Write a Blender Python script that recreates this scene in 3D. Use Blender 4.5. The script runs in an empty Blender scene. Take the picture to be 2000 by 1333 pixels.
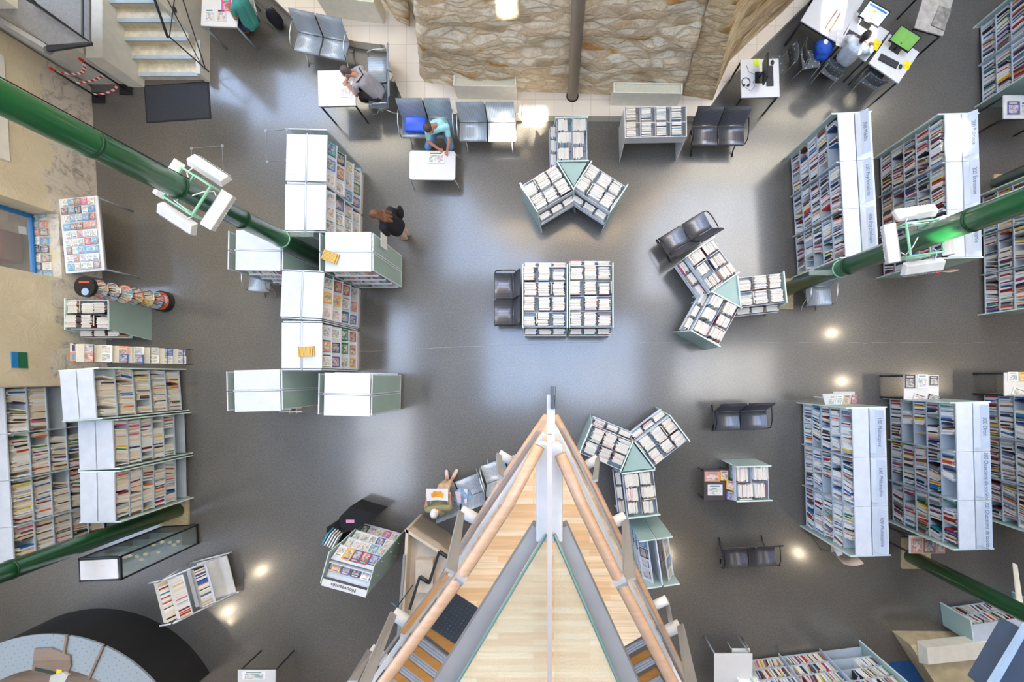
import bpy, math, random
from mathutils import Vector, Matrix, Euler
random.seed(7)
C = bpy.context.scene.collection
PI = math.pi
# ------------------------------------------------------------ camera
H = 10.6            # camera height (m)
FP = 889.0          # focal length in px of a 2000 px wide frame
NX, NY = 1082.0, 735.0   # where straight-down falls in the frame
cd = bpy.data.cameras.new('camera'); cd.sensor_width = 36; cd.lens = FP/2000*36
cam = bpy.data.objects.new('camera', cd); C.objects.link(cam)
cam.location = (0, 0, H)      # looks straight down; the frame is shifted like the photograph's
cd.shift_x = (1000-NX)/2000; cd.shift_y = (NY-666.5)/2000
cd.clip_start = 0.05; cd.clip_end = 200
bpy.context.scene.camera = cam

def P(px, py, z=0.0):
    return Vector(((px-NX)/FP*(H-z), (NY-py)/FP*(H-z), z))
def proj(v):
    d = H-v[2]
    if d < .01: return (-9e9, -9e9)
    return (NX+FP*v[0]/d, NY-FP*v[1]/d)

# ------------------------------------------------------------ light
vs = bpy.context.scene.view_settings
vs.view_transform = 'Standard'; vs.look = 'None'; vs.gamma = 1; vs.use_curve_mapping = False
vs.exposure = 0.29
w = bpy.data.worlds.new('sky'); bpy.context.scene.world = w; w.use_nodes = True
nt = w.node_tree; nt.nodes.clear()
o_ = nt.nodes.new('ShaderNodeOutputWorld'); bg = nt.nodes.new('ShaderNodeBackground')
tc = nt.nodes.new('ShaderNodeTexCoord'); nz = nt.nodes.new('ShaderNodeTexNoise'); cr = nt.nodes.new('ShaderNodeValToRGB')
nz.inputs['Scale'].default_value = 1.6; nz.inputs['Detail'].default_value = 3
nt.links.new(tc.outputs['Generated'], nz.inputs['Vector']); 
sx_ = nt.nodes.new('ShaderNodeSeparateXYZ'); nt.links.new(tc.outputs['Generated'], sx_.inputs[0])
g1 = nt.nodes.new('ShaderNodeMath'); g1.operation = 'MULTIPLY_ADD'; nt.links.new(sx_.outputs['X'], g1.inputs[0]); g1.inputs[1].default_value = .22; nt.links.new(nz.outputs['Fac'], g1.inputs[2])
nt.links.new(g1.outputs[0], cr.inputs['Fac'])
cr.color_ramp.elements[0].position = .40; cr.color_ramp.elements[0].color = (.48, .66, 1.0, 1)
cr.color_ramp.elements[1].position = .54; cr.color_ramp.elements[1].color = (1, .955, .90, 1)
nt.links.new(cr.outputs['Color'], bg.inputs['Color']); bg.inputs['Strength'].default_value = 7.6
nt.links.new(bg.outputs[0], o_.inputs[0])
sun = bpy.data.lights.new('sun', 'SUN'); sun.energy = 42; sun.angle = math.radians(.6); sun.color = (1, .93, .80)
so = bpy.data.objects.new('sun', sun); C.objects.link(so)
SUND = Vector((.18, 1.0, -.62)).normalized()     # light travels towards +y, comes through openings added high in the near wall
so.rotation_euler = SUND.to_track_quat('-Z', 'Y').to_euler()

# ------------------------------------------------------------ materials
MATS = {}
def N(nt, t, **k):
    n = nt.nodes.new(t)
    for a, b in k.items():
        if a in n.inputs: n.inputs[a].default_value = b
        else: setattr(n, a, b)
    return n
def mat(name, col, rough=.5, metal=0., var=.06, scale=6., bump=0., alpha=1., spec=.5, emit=0, coat=0):
    if name in MATS: return MATS[name]
    m = bpy.data.materials.new(name); m.use_nodes = True; nt = m.node_tree; b = nt.nodes['Principled BSDF']
    t = N(nt, 'ShaderNodeTexCoord'); n = N(nt, 'ShaderNodeTexNoise', Scale=scale, Detail=4.0)
    nt.links.new(t.outputs['Object'], n.inputs['Vector'])
    mr = N(nt, 'ShaderNodeMapRange'); mr.inputs[1].default_value = .3; mr.inputs[2].default_value = .7
    mr.inputs[3].default_value = 1-var; mr.inputs[4].default_value = 1+var
    nt.links.new(n.outputs['Fac'], mr.inputs[0])
    mx = N(nt, 'ShaderNodeVectorMath', operation='SCALE'); mx.inputs[0].default_value = col[:3]
    nt.links.new(mr.outputs[0], mx.inputs['Scale']); nt.links.new(mx.outputs[0], b.inputs['Base Color'])
    b.inputs['Roughness'].default_value = rough; b.inputs['Metallic'].default_value = metal
    b.inputs['Specular IOR Level'].default_value = spec; b.inputs['Alpha'].default_value = alpha
    b.inputs['Coat Weight'].default_value = coat
    if emit: b.inputs['Emission Color'].default_value = (*col[:3], 1); b.inputs['Emission Strength'].default_value = emit
    if bump:
        bp = N(nt, 'ShaderNodeBump', Strength=bump, Distance=.02); nt.links.new(n.outputs['Fac'], bp.inputs['Height']); nt.links.new(bp.outputs[0], b.inputs['Normal'])
    MATS[name] = m; return m
def base(name):
    m = bpy.data.materials.new(name); m.use_nodes = True; MATS[name] = m
    nt = m.node_tree; return m, nt, nt.nodes['Principled BSDF'], nt.links.new
def ramp(nt, stops):
    r = nt.nodes.new('ShaderNodeValToRGB'); e = r.color_ramp.elements
    for i, (p, c) in enumerate(stops):
        x = e[i] if i < 2 else e.new(p)
        x.position = p; x.color = (*c, 1)
    return r
def srgb(h):
    h = h.lstrip('#'); v = [int(h[i:i+2], 16)/255 for i in (0, 2, 4)]
    return tuple(((c+.055)/1.055)**2.4 if c > .04045 else c/12.92 for c in v)

# floor: polished grey resin with fine speckle and long faint cracks
m, nt, b, L = base('floor_resin')
t = N(nt, 'ShaderNodeTexCoord'); n1 = N(nt, 'ShaderNodeTexNoise', Scale=.5, Detail=3.); n2 = N(nt, 'ShaderNodeTexNoise', Scale=34., Detail=3.)
L(t.outputs['Object'], n1.inputs['Vector']); L(t.outputs['Object'], n2.inputs['Vector'])
r1 = ramp(nt, [(.3, srgb('#524e48')), (.7, srgb('#5f5b55'))]); L(n1.outputs['Fac'], r1.inputs[0])
r2 = ramp(nt, [(.36, (.55, .55, .55)), (.64, (1.45, 1.45, 1.45))]); L(n2.outputs['Fac'], r2.inputs[0])
mx = N(nt, 'ShaderNodeMix', data_type='RGBA', blend_type='MULTIPLY'); mx.inputs[0].default_value = .6
L(r1.outputs[0], mx.inputs[6]); L(r2.outputs[0], mx.inputs[7]); L(mx.outputs[2], b.inputs['Base Color'])
b.inputs['Roughness'].default_value = .34; b.inputs['IOR'].default_value = 1.7
b.inputs['Coat Weight'].default_value = .75; b.inputs['Coat Roughness'].default_value = .15; b.inputs['Coat IOR'].default_value = 1.62
bp = N(nt, 'ShaderNodeBump', Strength=.06, Distance=.02); n3 = N(nt, 'ShaderNodeTexNoise', Scale=2.5, Detail=3.); L(t.outputs['Object'], n3.inputs['Vector'])
L(n3.outputs['Fac'], bp.inputs['Height']); L(bp.outputs[0], b.inputs['Normal'])
FLOOR = m
# rubble stone wall
def stone(name, a, bcol, c, dark, sc, flat=1.9):
    m, nt, b, L = base(name)
    t = N(nt, 'ShaderNodeTexCoord'); mp = N(nt, 'ShaderNodeMapping'); mp.inputs['Scale'].default_value = (1, 1, flat)
    n0 = N(nt, 'ShaderNodeTexNoise', Scale=1.6, Detail=5.); L(t.outputs['Object'], n0.inputs['Vector'])
    ad = N(nt, 'ShaderNodeVectorMath', operation='MULTIPLY_ADD'); ad.inputs[1].default_value = (.2, .2, .12)
    L(n0.outputs['Color'], ad.inputs[0]); L(t.outputs['Object'], ad.inputs[2]); L(ad.outputs[0], mp.inputs[0])
    v = N(nt, 'ShaderNodeTexVoronoi', Scale=sc); L(mp.outputs[0], v.inputs['Vector'])
    ve = N(nt, 'ShaderNodeTexVoronoi', Scale=sc, feature='DISTANCE_TO_EDGE'); L(mp.outputs[0], ve.inputs['Vector'])
    sx = N(nt, 'ShaderNodeSeparateColor'); L(v.outputs['Color'], sx.inputs[0])
    r = ramp(nt, [(0., a), (.22, bcol), (.3, c), (.55, a), (.7, tuple(x*.72 for x in bcol)), (.74, c), (.93, a), (.94, dark)]); L(sx.outputs[0], r.inputs[0])
    n = N(nt, 'ShaderNodeTexNoise', Scale=9., Detail=8., Roughness=.7); L(t.outputs['Object'], n.inputs['Vector'])
    rn = ramp(nt, [(.28, (.62, .56, .5)), (.5, (1, 1, 1)), (.8, (1.12, 1.1, 1.06))]); L(n.outputs['Fac'], rn.inputs[0])
    mu = N(nt, 'ShaderNodeMix', data_type='RGBA', blend_type='MULTIPLY'); mu.inputs[0].default_value = .8
    L(r.outputs[0], mu.inputs[6]); L(rn.outputs[0], mu.inputs[7])
    er = ramp(nt, [(0., (0, 0, 0)), (.16, (1, 1, 1))]); L(ve.outputs['Distance'], er.inputs[0])
    me = N(nt, 'ShaderNodeMix', data_type='RGBA'); L(er.outputs[0], me.inputs[0]); me.inputs[6].default_value = (a[0]*.74, a[1]*.68, a[2]*.6, 1)
    L(mu.outputs[2], me.inputs[7]); L(me.outputs[2], b.inputs['Base Color'])
    b.inputs['Roughness'].default_value = .9; b.inputs['Specular IOR Level'].default_value = .2
    ah = N(nt, 'ShaderNodeMath', operation='MULTIPLY_ADD'); L(er.outputs[0], ah.inputs[0]); ah.inputs[1].default_value = .28; L(n.outputs['Fac'], ah.inputs[2])
    bp = N(nt, 'ShaderNodeBump', Strength=.9, Distance=.035); L(ah.outputs[0], bp.inputs['Height']); L(bp.outputs[0], b.inputs['Normal'])
    return m
STONE = stone('rubble_stone', srgb('#f2dfc0'), srgb('#dcc09a'), srgb('#f7ecd6'), srgb('#c8924a'), 2.3, 2.9)
STONE_DK = stone('brown_rubble_stone', srgb('#e0c9a2'), srgb('#c5a47a'), srgb('#e6d3b0'), srgb('#a87f48'), 2.3, 2.9)
# left wall: plaster above, worn veined stone below (mask by true height with ragged edge)
m, nt, b, L = base('plaster_over_stone')
t = N(nt, 'ShaderNodeTexCoord'); sp = N(nt, 'ShaderNodeSeparateXYZ'); L(t.outputs['Object'], sp.inputs[0])
n = N(nt, 'ShaderNodeTexNoise', Scale=1.3, Detail=6., Roughness=.6); L(t.outputs['Object'], n.inputs['Vector'])
ma = N(nt, 'ShaderNodeMath', operation='MULTIPLY_ADD'); L(n.outputs['Fac'], ma.inputs[0]); ma.inputs[1].default_value = -1.3; L(sp.outputs['Z'], ma.inputs[2])
mk = ramp(nt, [(.36, (0, 0, 0)), (.42, (1, 1, 1))]); L(ma.outputs[0], mk.inputs[0])
vn = N(nt, 'ShaderNodeTexNoise', Scale=2.6, Detail=9., Roughness=.72, Distortion=2.2); L(t.outputs['Object'], vn.inputs['Vector'])
vr = ramp(nt, [(.30, srgb('#8d867c')), (.42, srgb('#b4ab9e')), (.5, srgb('#cfc6b8')), (.62, srgb('#d8cdba')), (.72, srgb('#c9ac86'))]); L(vn.outputs['Fac'], vr.inputs[0])
pn = N(nt, 'ShaderNodeTexNoise', Scale=.9, Detail=5.); L(t.outputs['Object'], pn.inputs['Vector'])
pr = ramp(nt, [(.3, srgb('#cbbd9f')), (.7, srgb('#ddd0b4'))]); L(pn.outputs['Fac'], pr.inputs[0])
mm = N(nt, 'ShaderNodeMix', data_type='RGBA'); L(mk.outputs[0], mm.inputs[0]); L(vr.outputs[0], mm.inputs[6]); L(pr.outputs[0], mm.inputs[7]); L(mm.outputs[2], b.inputs['Base Color'])
b.inputs['Roughness'].default_value = .9
bp = N(nt, 'ShaderNodeBump', Strength=.7, Distance=.04); L(vn.outputs['Fac'], bp.inputs['Height']); L(bp.outputs[0], b.inputs['Normal'])
PLAST = m
# wood strips
def planks(name, c1, c2, c3, rw, bw, rot=0., rough=.35, mortar=.0015):
    m, nt, b, L = base(name)
    t = N(nt, 'ShaderNodeTexCoord'); mp = N(nt, 'ShaderNodeMapping'); mp.inputs['Rotation'].default_value = (0, 0, rot); L(t.outputs['Object'], mp.inputs[0])
    br = N(nt, 'ShaderNodeTexBrick', Scale=1.); L(mp.outputs[0], br.inputs['Vector'])
    br.inputs['Brick Width'].default_value = bw; br.inputs['Row Height'].default_value = rw; br.inputs['Mortar Size'].default_value = mortar
    br.inputs['Color1'].default_value = (0, 0, 0, 1); br.inputs['Color2'].default_value = (1, 1, 1, 1); br.inputs['Mortar'].default_value = (.1, .1, .1, 1); br.offset = .37
    r = ramp(nt, [(0., c1), (.5, c2), (1., c3)]); L(br.outputs['Color'], r.inputs[0])
    mp2 = N(nt, 'ShaderNodeMapping'); mp2.inputs['Scale'].default_value = (3, 45, 3); L(mp.outputs[0], mp2.inputs[0])
    n = N(nt, 'ShaderNodeTexNoise', Scale=1., Detail=4.); L(mp2.outputs[0], n.inputs['Vector'])
    rn = ramp(nt, [(.3, (.84, .8, .74)), (.65, (1.05, 1.04, 1.03))]); L(n.outputs['Fac'], rn.inputs[0])
    mu = N(nt, 'ShaderNodeMix', data_type='RGBA', blend_type='MULTIPLY'); mu.inputs[0].default_value = .8; L(r.outputs[0], mu.inputs[6]); L(rn.outputs[0], mu.inputs[7])
    L(mu.outputs[2], b.inputs['Base Color']); b.inputs['Roughness'].default_value = rough
    return m
DECK = planks('beech_strip_deck', srgb('#e2b482'), srgb('#ecc79a'), srgb('#f3d9b4'), .048, .42)
RAILW = planks('beech_handrail', srgb('#a08066'), srgb('#ad8b6e'), srgb('#b7967a'), 5, 5)
BROWNW = planks('brown_wood', srgb('#96662f'), srgb('#a8743a'), srgb('#b17f46'), 5, 5)
DESKW = planks('walnut_desk', srgb('#7c6c5e'), srgb('#85766a'), srgb('#8d7d70'), .6, 3)
BTILE = planks('brown_floor_tile', srgb('#5d4534'), srgb('#6e5442'), srgb('#7a5f4a'), .3, .3, mortar=.008)
# ledge tiles
def tile(name, c1, c2, mo, size, rough=.5):
    m, nt, b, L = base(name)
    t = N(nt, 'ShaderNodeTexCoord'); br = N(nt, 'ShaderNodeTexBrick', Scale=1.); L(t.outputs['Object'], br.inputs['Vector'])
    br.inputs['Brick Width'].default_value = size; br.inputs['Row Height'].default_value = size; br.inputs['Mortar Size'].default_value = .004; br.offset = 0
    br.inputs['Color1'].default_value = (*c1, 1); br.inputs['Color2'].default_value = (*c2, 1); br.inputs['Mortar'].default_value = (*mo, 1)
    L(br.outputs['Color'], b.inputs['Base Color']); b.inputs['Roughness'].default_value = rough; return m
LEDGE = tile('ledge_tile', srgb('#dccdb8'), srgb('#e3d5c1'), srgb('#b5a48c'), .42)
# perforated / slatted steel
def perf(name, col, rough, me_=.85):
    m, nt, b, L = base(name)
    t = N(nt, 'ShaderNodeTexCoord'); wv = N(nt, 'ShaderNodeTexWave', Scale=9.); wv.bands_direction = 'Y' if False else 'X'
    L(t.outputs['Object'], wv.inputs['Vector'])
    r = ramp(nt, [(.5, col), (.9, tuple(c*.72 for c in col))]); L(wv.outputs['Fac'], r.inputs[0]); L(r.outputs[0], b.inputs['Base Color'])
    b.inputs['Metallic'].default_value = me_; b.inputs['Roughness'].default_value = rough
    return m
STEEL_L = perf('perforated_steel', srgb('#b4bcc4'), .38, .35)
STEEL_D = perf('perforated_dark_steel', srgb('#7c7c82'), .36, .7)
# object-colour materials
def objcol(name, attr=False, rough=.45):
    m, nt, b, L = base(name)
    if attr: s = N(nt, 'ShaderNodeAttribute', attribute_name='tint'); L(s.outputs['Color'], b.inputs['Base Color'])
    else: s = N(nt, 'ShaderNodeObjectInfo'); L(s.outputs['Color'], b.inputs['Base Color'])
    b.inputs['Roughness'].default_value = rough; return m
BOOKC = objcol('book_cover'); BOOKA = objcol('mixed_book_covers', True)
PAGES = mat('book_pages', srgb('#d9d2c6'), .8, var=.08, scale=30)
# printed cover: title band + blotchy picture from the object's own colour
m, nt, b, L = base('printed_cover')
oi = N(nt, 'ShaderNodeObjectInfo'); t = N(nt, 'ShaderNodeTexCoord'); sp = N(nt, 'ShaderNodeSeparateXYZ'); L(t.outputs['Generated'], sp.inputs[0])
rv = N(nt, 'ShaderNodeMath', operation='MULTIPLY'); L(oi.outputs['Random'], rv.inputs[0]); rv.inputs[1].default_value = 57.
va = N(nt, 'ShaderNodeVectorMath', operation='ADD'); L(t.outputs['Generated'], va.inputs[0]); L(rv.outputs[0], va.inputs[1])
n = N(nt, 'ShaderNodeTexNoise', Scale=3.2, Detail=2., Distortion=1.2); L(va.outputs[0], n.inputs['Vector'])
hs = N(nt, 'ShaderNodeHueSaturation', Saturation=1.9, Value=.95); L(n.outputs['Color'], hs.inputs['Color'])
r = ramp(nt, [(.38, (.02, .02, .03)), (.5, (.55, .42, .34)), (.6, (.9, .86, .8))]); L(n.outputs['Fac'], r.inputs[0])
mxh = N(nt, 'ShaderNodeMix', data_type='RGBA'); mxh.inputs[0].default_value = .5; L(r.outputs[0], mxh.inputs[6]); L(hs.outputs[0], mxh.inputs[7])
mx0 = N(nt, 'ShaderNodeMix', data_type='RGBA'); mx0.inputs[0].default_value = .25; L(mxh.outputs[2], mx0.inputs[6]); L(oi.outputs['Color'], mx0.inputs[7])
# picture mask: inside a box in generated x,y
def band(src, lo, hi):
    a = N(nt, 'ShaderNodeMath', operation='GREATER_THAN'); L(src, a.inputs[0]); a.inputs[1].default_value = lo
    c = N(nt, 'ShaderNodeMath', operation='LESS_THAN'); L(src, c.inputs[0]); c.inputs[1].default_value = hi
    d = N(nt, 'ShaderNodeMath', operation='MULTIPLY'); L(a.outputs[0], d.inputs[0]); L(c.outputs[0], d.inputs[1]); return d.outputs[0]
bx_ = band(sp.outputs['X'], .1, .9); by_ = band(sp.outputs['Y'], .08, .72)
pm = N(nt, 'ShaderNodeMath', operation='MULTIPLY'); L(bx_, pm.inputs[0]); L(by_, pm.inputs[1])
m1 = N(nt, 'ShaderNodeMix', data_type='RGBA'); L(pm.outputs[0], m1.inputs[0]); L(oi.outputs['Color'], m1.inputs[6]); L(mx0.outputs[2], m1.inputs[7])
tx = band(sp.outputs['X'], .14, .82); ty = band(sp.outputs['Y'], .80, .92)
tm = N(nt, 'ShaderNodeMath', operation='MULTIPLY'); L(tx, tm.inputs[0]); L(ty, tm.inputs[1])
iv = N(nt, 'ShaderNodeVectorMath', operation='SUBTRACT'); iv.inputs[0].default_value = (.62, .55, .55); L(oi.outputs['Color'], iv.inputs[1])
ab = N(nt, 'ShaderNodeVectorMath', operation='ABSOLUTE'); L(iv.outputs[0], ab.inputs[0])
m2 = N(nt, 'ShaderNodeMix', data_type='RGBA'); L(tm.outputs[0], m2.inputs[0]); L(m1.outputs[2], m2.inputs[6]); L(ab.outputs[0], m2.inputs[7]); L(m2.outputs[2], b.inputs['Base Color'])
b.inputs['Roughness'].default_value = .35
COVER = m
# studded rubber mat, pegboard
def dots(name, col, dot, sc, rad, bump=0, vert=False):
    m, nt, b, L = base(name)
    t = N(nt, 'ShaderNodeTexCoord'); v = N(nt, 'ShaderNodeTexVoronoi', Scale=sc); v.inputs['Randomness'].default_value = 0.
    mp = N(nt, 'ShaderNodeMapping'); mp.inputs['Scale'].default_value = (1, .001, 1) if vert else (1, 1, 0.001); mp.inputs['Rotation'].default_value = (0, 0, 0) if vert else (0, 0, .6); L(t.outputs['Object'], mp.inputs[0]); L(mp.outputs[0], v.inputs['Vector'])
    r = ramp(nt, [(rad*.8, dot), (rad, col)]); L(v.outputs['Distance'], r.inputs[0]); L(r.outputs[0], b.inputs['Base Color']); b.inputs['Roughness'].default_value = .5
    if bump:
        bp = N(nt, 'ShaderNodeBump', Strength=bump, Distance=-.02); L(r.outputs[0], bp.inputs['Height']); L(bp.outputs[0], b.inputs['Normal'])
    return m
HOLES_V = dots('chair_perforated_back', srgb('#4d5054'), srgb('#a8a8a8'), 9, .13, vert=True)
STUD = dots('studded_rubber', srgb('#2f3338'), srgb('#454a50'), 34, .32, 1.)
PEG = dots('dotted_pale_board', srgb('#8f9ba3'), srgb('#5e6a72'), 9, .1)
HOLES = dots('chair_perforated_shell', srgb('#4d5054'), srgb('#a8a8a8'), 9, .13)
# glass
def glass(name, col, a, rough=.08):
    m, nt, b, L = base(name)
    b.inputs['Base Color'].default_value = (*col, 1); b.inputs['Roughness'].default_value = rough
    n = N(nt, 'ShaderNodeTexNoise', Scale=3.); t = N(nt, 'ShaderNodeTexCoord'); L(t.outputs['Object'], n.inputs['Vector'])
    mr = N(nt, 'ShaderNodeMapRange'); mr.inputs[3].default_value = a*.9; mr.inputs[4].default_value = min(1, a*1.1); L(n.outputs['Fac'], mr.inputs[0]); L(mr.outputs[0], b.inputs['Alpha'])
    return m
FROST = glass('frosted_green_glass', srgb('#b5cfc6'), .62, .35)
CLEAR = glass('clear_glass', srgb('#cfdcd8'), .16, .04)
ACRY = glass('clear_acrylic', srgb('#e8eef2'), .35, .1)
GEDGE = mat('glass_edge', srgb('#cfe0da'), .25)
GREEN = mat('green_paint', srgb('#155a2c'), .28, var=.14, scale=1.5, coat=.3)
MINT = mat('mint_bracket', srgb('#8fc4a4'), .4)
WHITE = mat('white_enamel', srgb('#cdd3dc'), .3)
WHITE2 = mat('warm_white_enamel', srgb('#d2cfca'), .4)
CREAM = mat('cream_steel', srgb('#e6dfcc'), .5)
SHELFG = mat('pale_grey_shelf', srgb('#aebac4'), .45)
SHELFD = mat('grey_shelf_back', srgb('#a8b3ba'), .5)
STEEL = mat('grey_steel', srgb('#85827f'), .5, .08)
STEELB = mat('brushed_beam', srgb('#b9b6b3'), .6, .05, var=.12, scale=5)
DKMET = mat('dark_iron', srgb('#3a3e42'), .45, .4)
TUBE = mat('pale_steel_tube', srgb('#c9cccd'), .25, .7)
TUBED = mat('dark_steel_tube', srgb('#37383b'), .3, .7)
BLACK = mat('black_plastic', srgb('#1b1c1f'), .4)
BLKF = mat('black_fabric', srgb('#17181d'), .9, bump=.3, scale=60)
ALU = mat('ribbed_aluminium', srgb('#b9bcc0'), .35, .5)
TABW = mat('white_laminate', srgb('#d6d4d2'), .35, var=.02)
CONC = mat('concrete_slab', srgb('#b3a27f'), .85, var=.2, scale=25, bump=.3)
BEIGE = mat('beige_render', srgb('#c9bba8'), .85, var=.08, bump=.2)
PALEP = mat('pale_render', srgb('#cdc9be'), .9, var=.05, bump=.15)
STEPM = mat('worn_stone_step', srgb('#cfc6b0'), .85, var=.16, scale=8, bump=.3)
NOSE = mat('grey_step_nosing', srgb('#a9b3bb'), .7, var=.08)
DOORM = mat('ribbed_door_mat', srgb('#34363d'), .95, var=.15, scale=90, bump=.4)
MATE = mat('mat_rubber_edge', srgb('#1b1b1e'), .7)
RED = mat('red_tape', srgb('#d8222a'), .5); WHT = mat('white_plastic', srgb('#f0f0ee'), .5)
BLUEM = mat('blue_mat', srgb('#1e4f86'), .8, var=.1)
BLUEF = mat('blue_window_frame', srgb('#2374b4'), .5)
GREYP = mat('platform_grille', srgb('#6c6a68'), .6, var=.15, scale=20)
CEILM = mat('ceiling_paint', srgb('#6e6861'), .9)
WALLR = mat('brown_grey_wall', srgb('#7a7064'), .9)
COLM = mat('taupe_column_paint', srgb('#a2968a'), .6, var=.05)
PAPER = mat('white_paper', srgb('#e2e1df'), .7, var=.03)
YEL = mat('yellow_card', srgb('#e3bc6c'), .7)
DARKG = mat('charcoal_table', srgb('#3f3a3a'), .5)
SCREENB = mat('lit_screen_blue', srgb('#b9cce6'), .3, emit=.9, var=.25, scale=4)
SCREENG = mat('lit_screen_green', srgb('#6fa050'), .3, emit=.6, var=.35, scale=3)
ORANGE = mat('orange_rim', srgb('#d4502a'), .5)

# ------------------------------------------------------------ mesh helpers
class MB:
    def __init__(s): s.v = []; s.f = []; s.mi = []
    def add(s, vs, fs, mi=0):
        k = len(s.v); s.v += [tuple(x) for x in vs]; s.f += [tuple(k+i for i in f) for f in fs]; s.mi += [mi]*len(fs); return s
    def box(s, x0, x1, y0, y1, z0, z1, mi=0, M=None):
        vs = [Vector((x, y, z)) for z in (z0, z1) for y in (y0, y1) for x in (x0, x1)]
        if M is not None: vs = [M @ v for v in vs]
        return s.add(vs, [(0, 2, 3, 1), (4, 5, 7, 6), (0, 1, 5, 4), (2, 6, 7, 3), (0, 4, 6, 2), (1, 3, 7, 5)], mi)
    def tube(s, pts, r, n=8, mi=0, r2=None):
        pts = [Vector(p) for p in pts]; rings = []
        for i, p in enumerate(pts):
            d = (pts[min(i+1, len(pts)-1)]-pts[max(i-1, 0)]).normalized()
            u = d.orthogonal().normalized() if i == 0 else (u-d*u.dot(d)).normalized()
            w_ = d.cross(u); rr = r if r2 is None else r+(r2-r)*i/(len(pts)-1)
            rings.append([p+(u*math.cos(2*PI*j/n)+w_*math.sin(2*PI*j/n))*rr for j in range(n)])
        vs = [v for ring in rings for v in ring]; fs = []
        for i in range(len(pts)-1):
            for j in range(n): fs.append((i*n+j, i*n+(j+1) % n, (i+1)*n+(j+1) % n, (i+1)*n+j))
        fs.append(tuple(reversed(range(n)))); fs.append(tuple((len(pts)-1)*n+j for j in range(n)))
        return s.add(vs, fs, mi)
    def prism(s, poly, z0, z1, mi=0):
        n = len(poly); a = sum(poly[i][0]*poly[(i+1) % n][1]-poly[(i+1) % n][0]*poly[i][1] for i in range(n))
        if a < 0: poly = poly[::-1]
        zt = z1 if isinstance(z1, (list, tuple)) else [z1]*n
        if a < 0 and isinstance(z1, (list, tuple)): zt = zt[::-1]
        vs = [(p[0], p[1], z0) for p in poly]+[(p[0], p[1], z) for p, z in zip(poly, zt)]
        fs = [tuple(reversed(range(n))), tuple(range(n, 2*n))]+[(i, (i+1) % n, n+(i+1) % n, n+i) for i in range(n)]
        return s.add(vs, fs, mi)
    def sheet(s, pts, th, mi=0):   # thick quad/polygon through 3D points
        pts = [Vector(p) for p in pts]; nn = (pts[1]-pts[0]).cross(pts[2]-pts[0]).normalized()*th
        n = len(pts); vs = pts+[p+nn for p in pts]
        return s.add(vs, [tuple(reversed(range(n))), tuple(range(n, 2*n))]+[(i, (i+1) % n, n+(i+1) % n, n+i) for i in range(n)], mi)
    def ell(s, c, rx, ry, rz, n=14, m=8, mi=0, M=None):
        vs = []; fs = []
        for i in range(m+1):
            th = PI*i/m
            for j in range(n):
                ph = 2*PI*j/n; v = Vector((rx*math.sin(th)*math.cos(ph), ry*math.sin(th)*math.sin(ph), rz*math.cos(th)))
                vs.append((M @ v if M is not None else v)+Vector(c))
        for i in range(m):
            for j in range(n): fs.append((i*n+j, (i+1)*n+j, (i+1)*n+(j+1) % n, i*n+(j+1) % n))
        return s.add(vs, fs, mi)
    def build(s, name, mats, parent=None, smooth=False, bevel=0):
        me = bpy.data.meshes.new(name); me.from_pydata(s.v, [], s.f)
        if not isinstance(mats, (list, tuple)): mats = [mats]
        for m_ in mats: me.materials.append(m_)
        if len(mats) > 1: me.polygons.foreach_set('material_index', s.mi)
        if smooth: me.polygons.foreach_set('use_smooth', [True]*len(s.f))
        me.update(); o = bpy.data.objects.new(name, me); C.objects.link(o)
        if parent: o.parent = parent
        if bevel:
            bm_ = o.modifiers.new('bevel', 'BEVEL'); bm_.width = bevel; bm_.segments = 2
        return o
LABELS = {}
def tag(o, label, cat, group=None, kind=None):
    if label: o['label'] = label
    if cat: o['category'] = cat
    if group: o['group'] = group
    if kind: o['kind'] = kind
    return o
def thing(name, label, cat, loc=(0, 0, 0), rz=0., group=None):
    o = bpy.data.objects.new(name, None); C.objects.link(o); o.location = loc; o.rotation_euler = (0, 0, rz); o.empty_display_size = .1
    return tag(o, label, cat, group)
def struct(name, mb, m, smooth=False):
    o = mb.build(name, m, None, smooth); o['kind'] = 'structure'; return o
def rect(A, B, Cc, z):
    a, b_, c = P(*A, z), P(*B, z), P(*Cc, z)
    d = b_-a; Ln = math.hypot(d.x, d.y); ang = math.atan2(d.y, d.x); n = Vector((-math.sin(ang), math.cos(ang), 0))
    return Vector((a.x, a.y, 0)), ang, Ln, abs((c-a).dot(n))
def W(root): return Matrix.Translation(root.location) @ Euler(root.rotation_euler).to_matrix().to_4x4()
def TX(x, y, z, rx=0, ry=0, rz=0): return Matrix.Translation((x, y, z)) @ Euler((rx, ry, rz)).to_matrix().to_4x4()
def text(s, size, parent, M, m, align='CENTER'):
    c = bpy.data.curves.new('lettering', 'FONT'); c.body = s; c.size = size; c.align_x = align; c.align_y = 'CENTER'; c.extrude = .001
    tmp = bpy.data.objects.new('tmp_text', c); C.objects.link(tmp)
    dg = bpy.context.evaluated_depsgraph_get(); me = bpy.data.meshes.new_from_object(tmp.evaluated_get(dg)); bpy.data.objects.remove(tmp)
    me.materials.clear(); me.materials.append(m); o = bpy.data.objects.new('lettering', me); C.objects.link(o); o.parent = parent; o.matrix_local = M; return o
NUM = ['zero', 'one', 'two', 'three', 'four', 'five', 'six']
_o = 'zeroth first second third fourth fifth sixth seventh eighth ninth tenth eleventh twelfth thirteenth fourteenth fifteenth sixteenth seventeenth eighteenth nineteenth'.split()
ORD = _o+[(tn+'ieth' if k == 0 else tn+'y-'+_o[k]) for tn in ('twent', 'thirt', 'fort', 'fift', 'sixt') for k in range(10)]

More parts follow.
